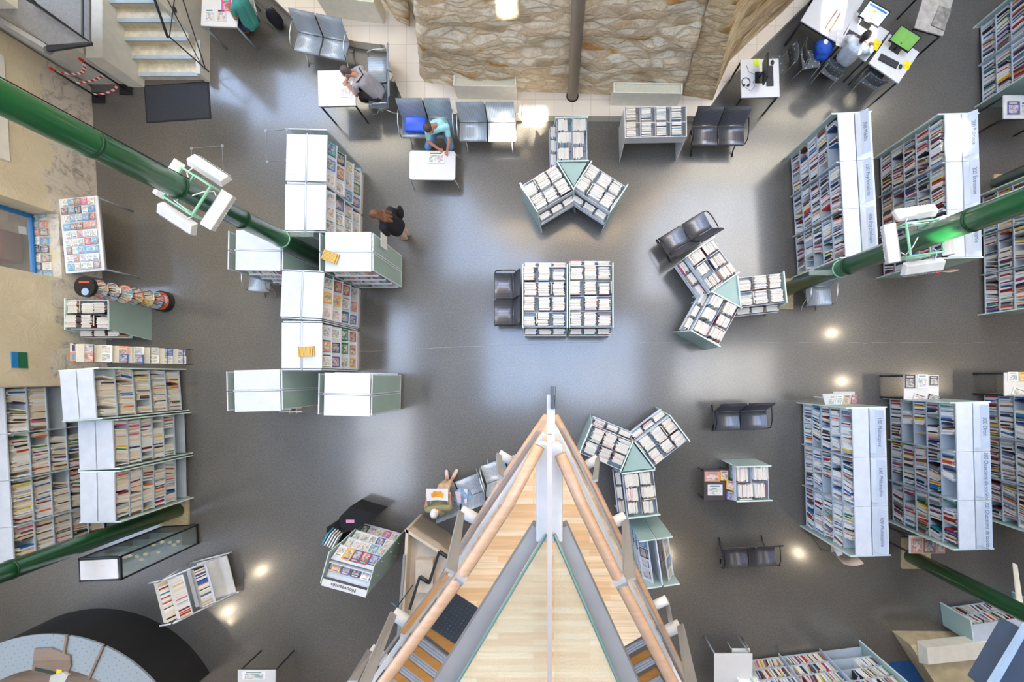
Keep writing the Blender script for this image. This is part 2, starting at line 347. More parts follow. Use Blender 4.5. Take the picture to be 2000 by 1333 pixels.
# ------------------------------------------------------------ books
PAL = {'white': '#ecebe8', 'cream': '#e6d8c0', 'pale grey': '#b9bcc2', 'grey': '#7d7f86', 'black': '#232328', 'red': '#b92a2c', 'dark red': '#7c2430', 'orange': '#dd7034', 'yellow': '#e6c32e',
       'blue': '#2c68ad', 'navy': '#23305e', 'pale blue': '#8db8d4', 'green': '#3c8a57', 'teal': '#2c8794', 'brown': '#7a5236', 'beige': '#cdb493', 'pink': '#d8598a', 'purple': '#6b3f7f'}
NONF = ['white']*22+['cream']*6+['pale grey']*9+['black']*6+['grey']*4+['red']*3+['dark red']*3+['blue']*2+['navy']*3+['orange', 'yellow', 'pale blue', 'green', 'teal', 'brown', 'beige', 'purple', 'brown']
NOVL = ['white']*22+['cream']*26+['beige']*3+['pale grey']*3+['black']*2+['red', 'blue', 'yellow', 'grey', 'pink', 'navy', 'green', 'brown', 'orange', 'dark red']
BIN = ['white']*13+['cream']*5+['brown', 'teal', 'dark red']+['pale grey']*4+['grey', 'pink', 'pale blue', 'blue', 'red', 'beige', 'black', 'white', 'white', 'orange', 'brown', 'navy']
PALEB = ['white']*26+['cream']*2+['pale grey']*3+['grey', 'pale blue', 'red', 'black']
def baynm(k, n): return {2: ['upper', 'lower'], 3: ['upper', 'middle', 'lower'], 4: ['lowest', 'lower middle', 'upper middle', 'uppermost']}[n][k]
REC = []    # (kind, world matrix of unit book, colour name, size(th,dp,ht), label)
def shelf_row(kind, MW, x0, x1, y0, z0, hmax, pal, where, end, tmin=.013, tmax=.038, dep=.22, gaps=.02, fill=1., hmin=.21):
    x = x0; i = 0; stop = x0+(x1-x0)*fill; lean = 0
    while x < stop-.03:
        th = random.uniform(tmin, tmax); ht = min(hmax, random.uniform(hmin, hmin+.09)); dp = random.uniform(dep*.7, dep)
        if random.random() < .1: lean = random.choice([0, 0, .1, -.08, .2])
        if random.random() < gaps: x += random.uniform(.03, .18)
        if x+th > x1: break
        i += 1; c = random.choice(pal)
        M = MW @ TX(x+th/2+abs(math.sin(lean))*ht*.5, y0+random.uniform(0, .025), z0, 0, lean, 0)
        REC.append((kind, M, c, (th, dp, ht), ('thick ' if th > .034 else 'thin ' if th < .018 else 'slim ' if th < .025 else '')+f'{c} book, {ORD[i]} from the {end}, {where}'))
        x += th*1.02+abs(math.sin(lean))*.004
def flush_books():
    # unit book: x thickness, y depth (spine at y=0), z height
    pr = MB(); e = .09
    pr.box(-.5, -.5+e, 0, 1, 0, 1, 0); pr.box(.5-e, .5, 0, 1, 0, 1, 0); pr.box(-.5+e, .5-e, 0, .035, 0, 1, 0); pr.box(-.5+e, .5-e, .035, .96, .015, .975, 1)
    pf = pr
    me = bpy.data.meshes.new('book'); me.from_pydata(pr.v, [], pr.f); me.materials.append(BOOKC); me.materials.append(PAGES); me.polygons.foreach_set('material_index', pr.mi)
    proto = {}
    fams = {'shelf': ('shelved_books', 'mixed coloured books filling the rest of the tall bookcase shelves'), 'bin': ('album_books', 'pale albums packed in the rest of the low browsing bins')}
    seen = set()
    for kind in ('shelf', 'bin'):
        rs = []
        for r in REC:
            if r[0] != kind: continue
            M, (th, dp, ht) = r[1], r[3]
            c = M @ Vector((0, 0, ht if kind == 'bin' else ht*.6)); q = proj(c)
            inside = 6 < q[0] < 1994 and 6 < q[1] < 1327
            d2 = (c-Vector((0, 0, H))).length_squared
            sc = th*(dp*1. if kind == 'bin' else ht*.5+dp*.3)/d2 if inside else 0
            rs.append((sc, r))
        rs.sort(key=lambda a: -a[0])
        for k, (sc, r) in enumerate(rs[:300]):
            o = bpy.data.objects.new('album_book' if kind == 'bin' else 'book', me); C.objects.link(o)
            lab = r[4]
            o.matrix_world = r[1] @ Matrix.Diagonal((*r[3], 1)); o.color = (*srgb(PAL[r[2]]), 1)
            tag(o, lab, 'book', 'albums standing in the low browsing bins' if kind == 'bin' else 'books standing on the tall bookcases')
        V = []; F = []; MI = []; CO = []
        for sc, r in rs[300:]:
            th, dp, ht = r[3]; k = len(V)
            for z in (0, 1):
                for y in (0, 1):
                    for x in (-.5, .5): V.append(tuple(r[1] @ Vector((x*th, y*dp, z*ht))))
            for f, mi in (((0, 2, 3, 1), 0), ((4, 5, 7, 6), 1), ((0, 1, 5, 4), 0), ((2, 6, 7, 3), 1), ((0, 4, 6, 2), 0), ((1, 3, 7, 5), 0)):
                F.append(tuple(k+a for a in f)); MI.append(mi); CO.append((*srgb(PAL[r[2]]), 1))
        if not V: continue
        me2 = bpy.data.meshes.new(fams[kind][0]); me2.from_pydata(V, [], F); me2.materials.append(BOOKA); me2.materials.append(PAGES); me2.polygons.foreach_set('material_index', MI)
        ca = me2.color_attributes.new('tint', 'FLOAT_COLOR', 'CORNER')
        fl = []
        for c in CO: fl += list(c)*4
        ca.data.foreach_set('color', fl)
        o = bpy.data.objects.new(fams[kind][0], me2); C.objects.link(o); tag(o, fams[kind][1], 'books', None, 'stuff')
# magazine prototype: unit (x width, y height, z thickness), lying flat
mg = MB(); mg.box(0, 1, 0, 1, .0, .8, 1); mg.box(0, 1, 0, 1, .8, 1, 0); mg.box(0, 1, 0, 1, -.2, 0, 0)
ME_MAG = bpy.data.meshes.new('magazine'); ME_MAG.from_pydata(mg.v, [], mg.f); ME_MAG.materials.append(COVER); ME_MAG.materials.append(PAGES); ME_MAG.polygons.foreach_set('material_index', mg.mi)
MAGC = ['#e9e6e0', '#e9e6e0', '#efeeea', '#c7c2ba', '#2b2b33', '#c23a3a', '#3d8fc4', '#2b5ba8', '#e8b23a', '#d98a66', '#3f8c5a', '#efe3cf', '#8a5b4a', '#5b4a86', '#d6d9dc', '#e6dfd2']
CN = {'#e9e6e0': 'off-white', '#efeeea': 'white', '#c7c2ba': 'greige', '#2b2b33': 'black', '#c23a3a': 'red', '#3d8fc4': 'sky blue', '#2b5ba8': 'blue', '#e8b23a': 'yellow', '#d98a66': 'salmon', '#3f8c5a': 'green', '#efe3cf': 'cream', '#8a5b4a': 'brown', '#5b4a86': 'violet', '#d6d9dc': 'pale grey', '#e6dfd2': 'ivory', '#55b0cf': 'turquoise', '#e0328a': 'magenta'}
def magz(MWd, w_, h_, where, group, name='magazine', cat='magazine', col=None, th=.008):
    o = bpy.data.objects.new(name, ME_MAG); C.objects.link(o); col = col or random.choice(MAGC)
    o.matrix_world = MWd @ Matrix.Diagonal((w_, h_, th, 1)); o.color = (*srgb(col), 1)
    return tag(o, f'{CN[col]} {name.replace("_", " ")} {where}', cat, group)
# ============================================================ SETTING
struct('floor', MB().box(-11.5, 13, -9, 11, -.2, 0), FLOOR)
RX, LX, BY, TY = 12.4, -10.9, -8.6, 10.2
CZ = 13.2
# ceiling with open skylights, shaped to place the bright reflections on the floor
hb = MB()
OPS = [(4.4, 11.6, 4.2, 10.0), (-3.6, 4.4, -1.6, 3.0), (-5.8, -.6, 5.2, 10.0), (6.4, 11.6, -1.2, 1.5), (-10.4, -7.4, -6.5, 5.5)]
xs = sorted(set([-20, 14]+[a for o in OPS for a in o[:2]])); ys = sorted(set([-10, 11.5]+[a for o in OPS for a in o[2:]]))
for i in range(len(xs)-1):
    for j in range(len(ys)-1):
        cx, cy = (xs[i]+xs[i+1])/2, (ys[j]+ys[j+1])/2
        if any(a < cx < b_ and c < cy < d for a, b_, c, d in OPS): continue
        hb.box(xs[i], xs[i+1], ys[j], ys[j+1], CZ, CZ+.3)
struct('ceiling', hb, CEILM)
struct('floor.002', MB().box(-17, -11.5, -9, -4.1, -.2, 0), FLOOR)
rb = MB()
for a, b_, c, d in OPS:
    for k in range(1, int((b_-a)/1.6)): x = a+(b_-a)*k/int((b_-a)/1.6); rb.box(x-.04, x+.04, c, d, CZ, CZ+.2)
    for k in range(1, int((d-c)/2.2)): y = c+(d-c)*k/int((d-c)/2.2); rb.box(a, b_, y-.04, y+.04, CZ, CZ+.2)
o = struct('trim_1', rb, STEEL)
# near wall (behind the walkway), high openings added unseen to shape the sun patches
def sun_hole(px, py, z):   # where the ray that reaches this floor/wall spot crosses the near wall
    p = P(px, py, z); k = (p.y-BY)/SUND.y; return (p.x-SUND.x*k, z-SUND.z*k)
HOLES_S = []
for (px, py, z, ww, hh) in [(1013, 246, .15, 1.15, .66), (1650, 22, .75, .9, .45), (1690, 62, .8, .42, .25), (1868, 262, 1.8, .34, .42), (1660, 190, 0, .22, .14), (990, 4, 2.6, .26, .5), (1905, 60, 0, .1, .1)]:
    x, z_ = sun_hole(px, py, z); HOLES_S.append((x-ww/2, x+ww/2, z_-hh/2, z_+hh/2))
xs = sorted(set([-20, 14]+[a for h in HOLES_S for a in h[:2]])); zs = sorted(set([0, 16.]+[a for h in HOLES_S for a in h[2:]]))
wb = MB()
for i in range(len(xs)-1):
    for j in range(len(zs)-1):
        cx, cz = (xs[i]+xs[i+1])/2, (zs[j]+zs[j+1])/2
        if any(a < cx < b_ and c < cz < d for a, b_, c, d in HOLES_S): continue
        wb.box(xs[i], xs[i+1], BY-.12, BY, zs[j], zs[j+1])
struct('wall_south', wb, WALLR)
import mathutils
br_ = MB(); random.seed(21); hx = HOLES_S[0]  # unseen branch, added to break up the main sun patch
for k in range(4):
    p = Vector((hx[0]-.1+random.uniform(0, 1.2), BY-1.1, hx[2]-.5)); pts = [p]
    for j in range(4): p = p+Vector((random.uniform(-.25, .3), random.uniform(-.05, .05), random.uniform(.2, .45))); pts.append(p)
    br_.tube(pts, .022, 6, 0, .006)
    for j in range(2): q = random.choice(pts[2:])+Vector((random.uniform(-.2, .2), 0, random.uniform(-.15, .15))); br_.ell(q, random.uniform(.04, .11), .01, random.uniform(.03, .08), 8, 5)
tag(br_.build('added_branch', mat('added_branch_bark', srgb('#3b3428'), .9), None, True), 'leafy branch added outside the wall opening, out of view, to dapple the sun patch', 'branch')
random.seed(7)
ck = MB(); pr = None
for i in range(66):
    x = 690+i*20; y = 688-18*min(1, i/20)+random.uniform(-1.2, 1.2); p = P(x, y, .0012)
    if pr is not None: ck.add([pr+Vector((0, -.003, 0)), p+Vector((0, -.003, 0)), p+Vector((0, .003, 0)), pr+Vector((0, .003, 0))], [(0, 1, 2, 3)])
    pr = p
struct('trim_3', ck, mat('crack_line', srgb('#9b9a98'), .6))
struct('wall_east', MB().box(RX, RX+.3, BY, 11.5, 0, CZ), WALLR)
# left wall: runs along the worn stone base, with the display niche
p0, p1 = P(178, 170), P(212, 752)
d = (p1-p0); LW = math.hypot(d.x, d.y); angW = math.atan2(d.y, d.x)      # local +x runs down the picture, +y (left of it) is into the room
Wl = Matrix.Translation((p0.x, p0.y, 0)) @ Matrix.Rotation(angW, 4, 'Z'); Wli = Wl.inverted()
def wl(px, py, z): return Wli @ P(px, py, z)
n0, n1 = wl(103, 418, .88).x, wl(103, 545, .88).x
gr = MB(); TH = .62
def wseg(x0, x1, z0, z1, nx=1, nz=1):
    gr.box(x0, x1, -TH, 0, z0, z1)
TOPW = 6.6; wseg(0, n0, 0, TOPW); wseg(n1, LW, 0, TOPW); wseg(n0, n1, 0, .88); wseg(n0, n1, 2.7, TOPW); wseg(0, LW, 11.5, CZ); wseg(0, 2.6, TOPW, 11.5)
o = struct('wall_west', gr, PLAST); o.matrix_world = Wl
NW = thing('window_1', None, None)
NW['kind'] = 'structure'; NW.matrix_world = Wl
f = MB(); yy = -.56
f.box(n0, n0+.07, yy-.05, yy+.05, .88, 2.7); f.box(n1-.07, n1, yy-.05, yy+.05, .88, 2.7); f.box(n0, n1, yy-.05, yy+.05, .88, .93); f.box(n0, n1, yy-.05, yy+.05, 2.62, 2.7)
f.build('window_frame', BLUEF, NW); MB().box(n0+.07, n1-.07, yy-.006, yy+.006, .93, 2.62).build('glass_pane', CLEAR, NW)
struct('floor_beyond', MB().box(-17, -11.52, -4.1, 11.5, -.2, 0), BTILE)['kind'] = 'structure'
bpy.data.objects['floor_beyond'].name = 'floor.001'
for (a, b_, c, d_) in [(-13.1, -12.35, 2.6, 3.3), (-12.9, -12.2, 1.9, 2.3)]:
    o = MB().box(a, b_, c, d_, 0, .45).build('red_bench', mat('dark_red_fabric', srgb('#7c1d22'), .8), bevel=.04)
    tag(o, 'dark red seat seen through the niche window, '+('the larger one nearer the top' if c > 2 else 'the smaller one nearer the sill edge'), 'seat')
# white panels hung on the plaster
pb = MB().box(wl(18, 105, 1.9).x-.1, wl(18, 318, 1.7).x, .0, .03, 1.72, 2.6).build('wall_panel', mat('canvas_panel', srgb('#d8d4cb'), .8), bevel=.01); pb.matrix_world = Wl
tag(pb, 'large pale canvas panel hung on the plaster wall above the green column', 'panel')
sg = thing('wall_sign', 'small blue and green direction sign on the left plaster wall', 'sign'); sg.matrix_world = Wl
sx0, sx1 = wl(8, 690, 1.75).x, wl(8, 721, 1.75).x
MB().box(sx0, sx1, 0, .02, 1.62, 1.78).build('green_half', mat('sign_green', srgb('#1f6448'), .5), sg)
MB().box(sx0, sx1, 0, .02, 1.78, 1.88).build('blue_half', mat('sign_blue', srgb('#2479b8'), .5), sg)
# recess wall behind T0 shelves, further left
struct('wall_west.003', MB().box(-17.2, -17, -9, 11.5, 0, 6.6), PALEP)
wb2 = MB(); wb2.box(-11.5, -11.2, -4.1, P(210, 752).y, 0, 6.2); wb2.box(-11.5, -11.2, -4.1, P(210, 752).y, 11.5, CZ)
struct('wall_west.001', wb2, PALEP)
struct('wall_west.002', MB().box(-11.2, P(210, 752).x-.02, P(210, 752).y-.02, P(210, 752).y+.0, 0, 3), PALEP)
# back wall under the stairs platform
by = P(200, 165).y
struct('wall_north', MB().box(-12, -9.92, by, by+.3, 0, 4.2), PALEP)
wn = MB(); wn.box(-17, 13, TY, TY+.3, 0, 4.6); wn.box(-17, 13, TY, TY+.3, 8.4, CZ); wn.box(-8.4, 13, TY, TY+.3, 4.6, 8.4)
struct('wall_north.001', wn, PALEP)
# stone wall: grid between a foot line and a top line, with real relief
def stonewall(name, foot, top, zf, zt, m, seed, amp=.10, nz=26, seglen=.11):
    F_ = [P(*q, zf) for q in foot]; T_ = [P(*q, zt) for q in top]
    import mathutils
    cols = []
    for i in range(len(F_)-1):
        n = max(1, int((F_[i+1]-F_[i]).length/seglen))
        for k in range(n): cols.append((F_[i].lerp(F_[i+1], k/n), T_[i].lerp(T_[i+1], k/n)))
    cols.append((F_[-1], T_[-1]))
    vs = []; fs = []
    nn = Vector((0, -1, 0))
    for a, b_ in cols:
        for j in range(nz+1):
            p = a.lerp(b_, j/nz); q = p+Vector((seed, 0, 0))
            dd = mathutils.noise.fractal(Vector((q.x*1.3, q.y*1.3, q.z*2.6)), .9, 2.2, 4)*amp + abs(mathutils.noise.noise(Vector((q.x*3, q.y*3, q.z*7))))*amp*.7
            e = min(1, j/3)
            vs.append(p+Vector((-.2*dd, -dd, 0))*e)
    # top strip goes far up to the roof
    m_ = nz+1
    for i in range(len(cols)-1):
        for j in range(nz): fs.append((i*m_+j, (i+1)*m_+j, (i+1)*m_+j+1, i*m_+j+1))
    k = len(vs)
    for a, b_ in cols: vs.append((b_.x, b_.y, CZ))
    for i in range(len(cols)-1): fs.append((i*m_+nz, (i+1)*m_+nz, k+i+1, k+i))
    # back faces to give the wall thickness
    k2 = len(vs)
    for a, b_ in cols: vs.append((a.x, a.y+.9, 0)); 
    for a, b_ in cols: vs.append((b_.x, b_.y+.9, CZ))
    nC = len(cols)
    for i in range(nC-1):
        fs.append((k2+i, k2+nC+i, k2+nC+i+1, k2+i+1)); fs.append((k+i, k+i+1, k2+nC+i+1, k2+nC+i))
    fs.append(tuple([j for j in range(m_)]+[k, k2+nC, k2])); e0 = (nC-1)*m_
    fs.append(tuple([e0+j for j in range(m_)][::-1]+[k2+nC-1, k2+2*nC-1, k+nC-1]))
    return struct(name, MB().add(vs, fs), m, True)
stonewall('wall_north.002', [(820, 148), (830, 160), (900, 172), (1010, 179), (1110, 182), (1190, 185), (1332, 186)],
          [(800, -120), (812, -122), (905, -125), (1020, -128), (1140, -130), (1235, -130), (1420, -128)], .23, 3.9, STONE, 3.1, .12)
stonewall('wall_north.003', [(1332, 186), (1360, 190), (1392, 196), (1402, 170), (1424, 120), (1470, 75), (1530, 22), (1580, -30)],
          [(1420, -128), (1455, -122), (1470, -125), (1490, -150), (1530, -190), (1590, -240), (1680, -300), (1760, -360)], .23, 3.9, STONE_DK, 8.7, .09)
stonewall('wall_north.004', [(735, -22), (752, 5), (775, 40), (800, 52)], [(590, -330), (610, -300), (660, -260), (780, -230)], .23, 3.9, STONE, 5.5, .06)
# step ledge in pale tile
led = [P(*q, .23)[:2] for q in [(505, -30), (560, 22), (600, 52), (690, 80), (752, 88), (768, 150), (790, 205), (870, 222), (1000, 226), (1200, 227), (1372, 227), (1388, 207), (1420, 160), (1466, 115), (1583, 0), (1640, -60), (1640, -200), (505, -200)]]
lo = MB().prism(led, 0, .23); o = struct('trim_2', lo, LEDGE)
# stairs
sx0, sx1 = P(283, 160).x, P(402, 150).x
st = thing('staircase', 'worn stone staircase with grey nosings rising under the dark iron handrail', 'staircase', (0, 0, 0))
ysn = [6.89, 7.17, 7.45, 7.73, 8.01, 8.29, 8.57, 8.85, 9.13, 9.41]
for k, y in enumerate(ysn):
    z = .17*(k+1)
    s_ = MB().box(sx0, sx1, y, y+.30, 0, z-.0).build('step', STEPM, st, bevel=.008)
    MB().box(sx0+.02, sx1-.02, y-.012, y+.07, z-.03, z+.006).build('nosing', NOSE, s_)
MB().box(sx0-.36, sx0, 6.72, 9.9, 0, 1.0).build('parapet', mat('parapet_paint', srgb('#d6d3cb'), .8), st, bevel=.01)
MB().box(sx1, sx1+.1, 6.85, 9.9, 0, .3).build('side_kerb', PALEP, st)
MB().box(sx1+.0, sx1+.1, 7.6, 9.9, .3, 2.6).build('side_wall', PALEP, st)
hr = MB(); a = P(408, 140, .05); b_ = P(333, 78, 1.15)
c0 = P(302, 0, 1.75); c1 = c0+(c0-b_)*1.
hr.tube([a, a+Vector((0, 0, 1.12))], .014); tp = a+Vector((0, 0, 1.12))
dr = Vector((0, 2.6, 1.55)); hr2 = MB().tube([tp+Vector((0, -.05, 0)), tp+dr], .024)
hr.tube([a+Vector((0, .02, .12)), a+Vector((0, .02, .12))+dr], .012); hr.tube([a+Vector((0, .02, .25)), tp+Vector((0, 1.3, .7))], .01)
hr.tube([tp+Vector((0, .02, -.04)), a+Vector((0, 1.3, .9))], .01); hr.tube([a+dr*.5+Vector((0, 0, .1)), tp+dr*.5], .012); hr.tube([a+dr*.5+Vector((0, 0, .1)), tp+dr], .01); hr.tube([tp+dr*.5, a+dr+Vector((0, 0, .1))], .01)
hn = thing('stair_handrail', 'dark iron truss handrail with round hub beside the stone steps', 'handrail')
hr.build('lattice', DKMET, hn); hr2.build('top_rail', DKMET, hn, True)
for q in (.26, .76):
    cc = a+dr*q+Vector((0, 0, .55)); MB().ell(cc, .012, .06, .06).build('hub', DKMET, hn, True)
# platform at upper left
pl = thing('metal_platform', 'dark grey steel landing with iron railing in the upper left corner', 'platform')
zP = 2.2
pc = [P(*q, zP)[:2] for q in [(0, 20), (92, 86), (172, 80), (172, -60), (-60, -120), (-150, -60)]]
MB().prism(pc, zP-.06, zP-.02).build('deck_grille', GREYP, pl)
MB().tube([P(-20, 30, zP-.1), P(95, 98, zP-.1)], .09, 6).build('edge_beam', STEEL, pl)
MB().tube([P(92, 95, zP-.1), P(176, 82, zP-.1)], .06, 6).build('edge_beam', DKMET, pl)
MB().tube([P(96, 92, zP-.12), P(96, 92, zP-.12)+Vector((0, 2, 0))], .06, 6).build('edge_beam', DKMET, pl)
rl = MB(); A1 = P(172, 80, zP); A0 = P(70, 10, zP)
for q in (0, .5, 1):
    b1 = A0.lerp(A1, q); rl.tube([b1, b1+Vector((0, 0, 1))], .014)
rl.tube([A0+Vector((0, 0, 1)), A1+Vector((0, 0, 1))], .02); rl.tube([A0+Vector((0, 0, .08)), A1+Vector((0, 0, .08))], .02)
rl.tube([A0+Vector((0, 0, 1)), A1], .01); rl.tube([A1+Vector((0, 0, 1)), A0], .01); rl.tube([A1+Vector((0, 0, .1)), A1+Vector((0, 2, .1))], .02); rl.tube([A1+Vector((0, 0, .9)), A1+Vector((0, 2, .9))], .02)
rl.build('railing', DKMET, pl); MB().ell(A0.lerp(A1, .5)+Vector((0, 0, .5)), .07, .02, .07).build('hub', DKMET, pl, True)
MB().box(-11.0, -10.92, by-.09, by-.01, 0, zP-.05).build('support_post', DKMET, pl)
# ============================================================ COLUMNS
def green_column(base_px, top_px, label, r=.155, slab=None, ztop=None):
    b0 = P(*base_px, 0); t = thing('green_column', label, 'column', b0)
    MB().tube([(0, 0, .0), (0, 0, CZ)], r, 28).build('shaft', GREEN, t, True)
    rg = MB()
    return t
def rings(t, zs, r=.155):
    for z in zs:
        MB().tube([(0, 0, z-.015), (0, 0, z+.015)], r+.006, 28).build('joint_ring', mat('dark_green_joint', srgb('#0e3b1e'), .5), t, True)
gc1 = green_column((655, 520), None, 'tall green steel column rising between the magazine racks at upper left')
rings(gc1, [3.2, 4.45, 5.6])
gc2 = green_column((1534, 566), None, 'tall green steel column rising beside the tripod browsing bin at right'); rings(gc2, [2.3, 4.75])
gc3 = green_column((350, 996), None, 'green steel column standing next to the glass showcase at lower left'); rings(gc3, [3.3])
gc4 = green_column((1775, 1085), None, 'green steel column rising toward the lower right corner'); rings(gc4, [3.])
gc5 = green_column((1947, 360), None, 'green steel column standing between the right-hand bookcases, mostly hidden'); rings(gc5, [3.])
gc6 = green_column((329, 1330), None, 'green steel column at the bottom edge beside the round desk'); rings(gc6, [3.])
for q, lb in (((343, 1000), 'square speckled base slab under the green column by the glass showcase'), ((1787, 1080), 'square speckled base slab under the lower right green column'), ((1965, 372), 'square speckled base slab between the right-hand bookcases'),
              ((333, 1335), 'square speckled base slab at the bottom edge by the round desk'), ((1520, 575), 'square speckled base slab under the green column by the tripod bin')):
    p = P(*q); o = MB().box(-.33, .33, -.36, .36, 0, .05).build('base_slab', [CONC]); o.location = p; tag(o, lb, 'slab')
tc_ = P(1118, 188, .23); t = thing('taupe_column', 'slim taupe painted column standing in front of the rubble stone wall', 'column', tc_)
MB().tube([(0, 0, 0), (0, 0, 12.9)], .118, 28).build('shaft', COLM, t, True); MB().tube([(0, 0, 3.3), (0, 0, 3.33)], .122, 28).build('joint_ring', DKMET, t, True)
MB().tube([(0, 0, -.0), (0, 0, .01)], .14, 28).build('base_gap', BLACK, t)
# floodlight clusters on the columns
def cluster(col, px, z, rot, label, n=4):
    c = col.location; t = thing('light_cluster', label, 'light fitting', (c.x, c.y, z), rot); t.scale = (.8, .8, .8)
    f = MB(); s = .30
    for q in (0, .28):
        f.box(-s, s, -s-.015, -s+.015, q, q+.03); f.box(-s, s, s-.015, s+.015, q, q+.03); f.box(-s-.015, -s+.015, -s, s, q, q+.03); f.box(s-.015, s+.015, -s, s, q, q+.03)
    for a in (-s, s):
        for b in (-s, s): f.box(a-.015, a+.015, b-.015, b+.015, 0, .3)
    f.build('bracket_frame', MINT, t)
    for k in range(n):
        M = Matrix.Rotation(k*PI/2, 4, 'Z') @ TX(0, -.52, .16, math.radians(28), 0, 0)
        h = MB(); h.add([M @ Vector(v) for v in [(-.36, -.12, -.06), (.36, -.12, -.06), (.36, .13, -.06), (-.36, .13, -.06), (-.36, -.08, .06), (.36, -.08, .06), (.36, .09, .06), (-.36, .09, .06)]], [(0, 3, 2, 1), (4, 5, 6, 7), (0, 1, 5, 4), (1, 2, 6, 5), (2, 3, 7, 6), (3, 0, 4, 7)])
        hd = h.build('lamp_housing', WHITE2, t, bevel=.01)
        g = MB()
        for i in range(14): g.box(-.33+i*.05, -.31+i*.05, -.128, -.118, -.05, .02, M=M)
        g.build('vent_slots', mat('slot_grey', srgb('#b9b9b9'), .5), hd)
        cbl = MB(); p = [M @ Vector((.2, .13, 0)), M @ Vector((.25, .2, -.06)), M @ Vector((.15, .3, .02)), M @ Vector((0, .38, .1))]
        cbl.tube(p, .009, 6); cbl.build('cable', WHT, hd, True)
    return t
cluster(gc1, None, 4.05, math.radians(-33), 'cluster of white floodlights on the upper left green column')
cluster(gc2, None, 3.75, math.radians(8), 'cluster of white floodlights on the right green column above the bookcases')
cb = MB(); c = gc1.location; cb.tube([(c.x+.05, c.y+.16, z) for z in (4.3, 6, 8, 10)], .006, 6); tag(cb.build('column_cable', BLACK), 'thin black cable running up the upper left green column', 'cable')
# round glass collars seen on the shafts near the racks
for gc, z in ((gc1, 2.1), (gc2, 2.05)):
    MB().tube([(0, 0, z), (0, 0, z+.02)], .17, 24).build('wire_collar', MINT, gc, True)
    MB().box(.16, .6, .04, .16, z-.005, z).build('acrylic_flag', CLEAR, gc) if gc is gc1 else MB().box(-.6, -.16, -.12, -.02, z-.005, z).build('acrylic_flag', CLEAR, gc)
# ceiling lamps whose glow shows in the polished floor
for k, (px, py) in enumerate([(515, 1112), (385, 1238), (60, 1190), (1620, 652), (1556, 1078), (1300, 1080), (1640, 745), (1790, 760), (1985, 745)]):
    p = P(px, py); zl = 4.6; q = p*((H+zl)/H)
    if not (-11 < q.x < 12.2 and -8.4 < q.y < 9): q = Vector((max(-10.8, min(12.1, q.x)), max(-8.3, min(9, q.y)), 0))
    t = thing('pendant_lamp', 'round pendant lamp hanging outside the view', 'lamp', (q.x, q.y, zl))
    t['label'] = f'metal pendant lamp hanging outside the frame, {ORD[k+1]} of the reading lamps'
    MB().tube([(0, 0, .0), (0, 0, .12)], .14, 20, r2=.08).build('lamp_shade', STEEL, t); MB().tube([(0, 0, .12), (0, 0, CZ-zl)], .008, 6).build('cord', BLACK, t)
    l = bpy.data.lights.new('bulb', 'SPOT'); l.energy = 60; l.color = (1, .83, .6); l.shadow_soft_size = .11; l.spot_size = 2.2; l.spot_blend = .6
    lo_ = bpy.data.objects.new('bulb', l); C.objects.link(lo_); lo_.parent = t; lo_.location = (0, 0, -.12)
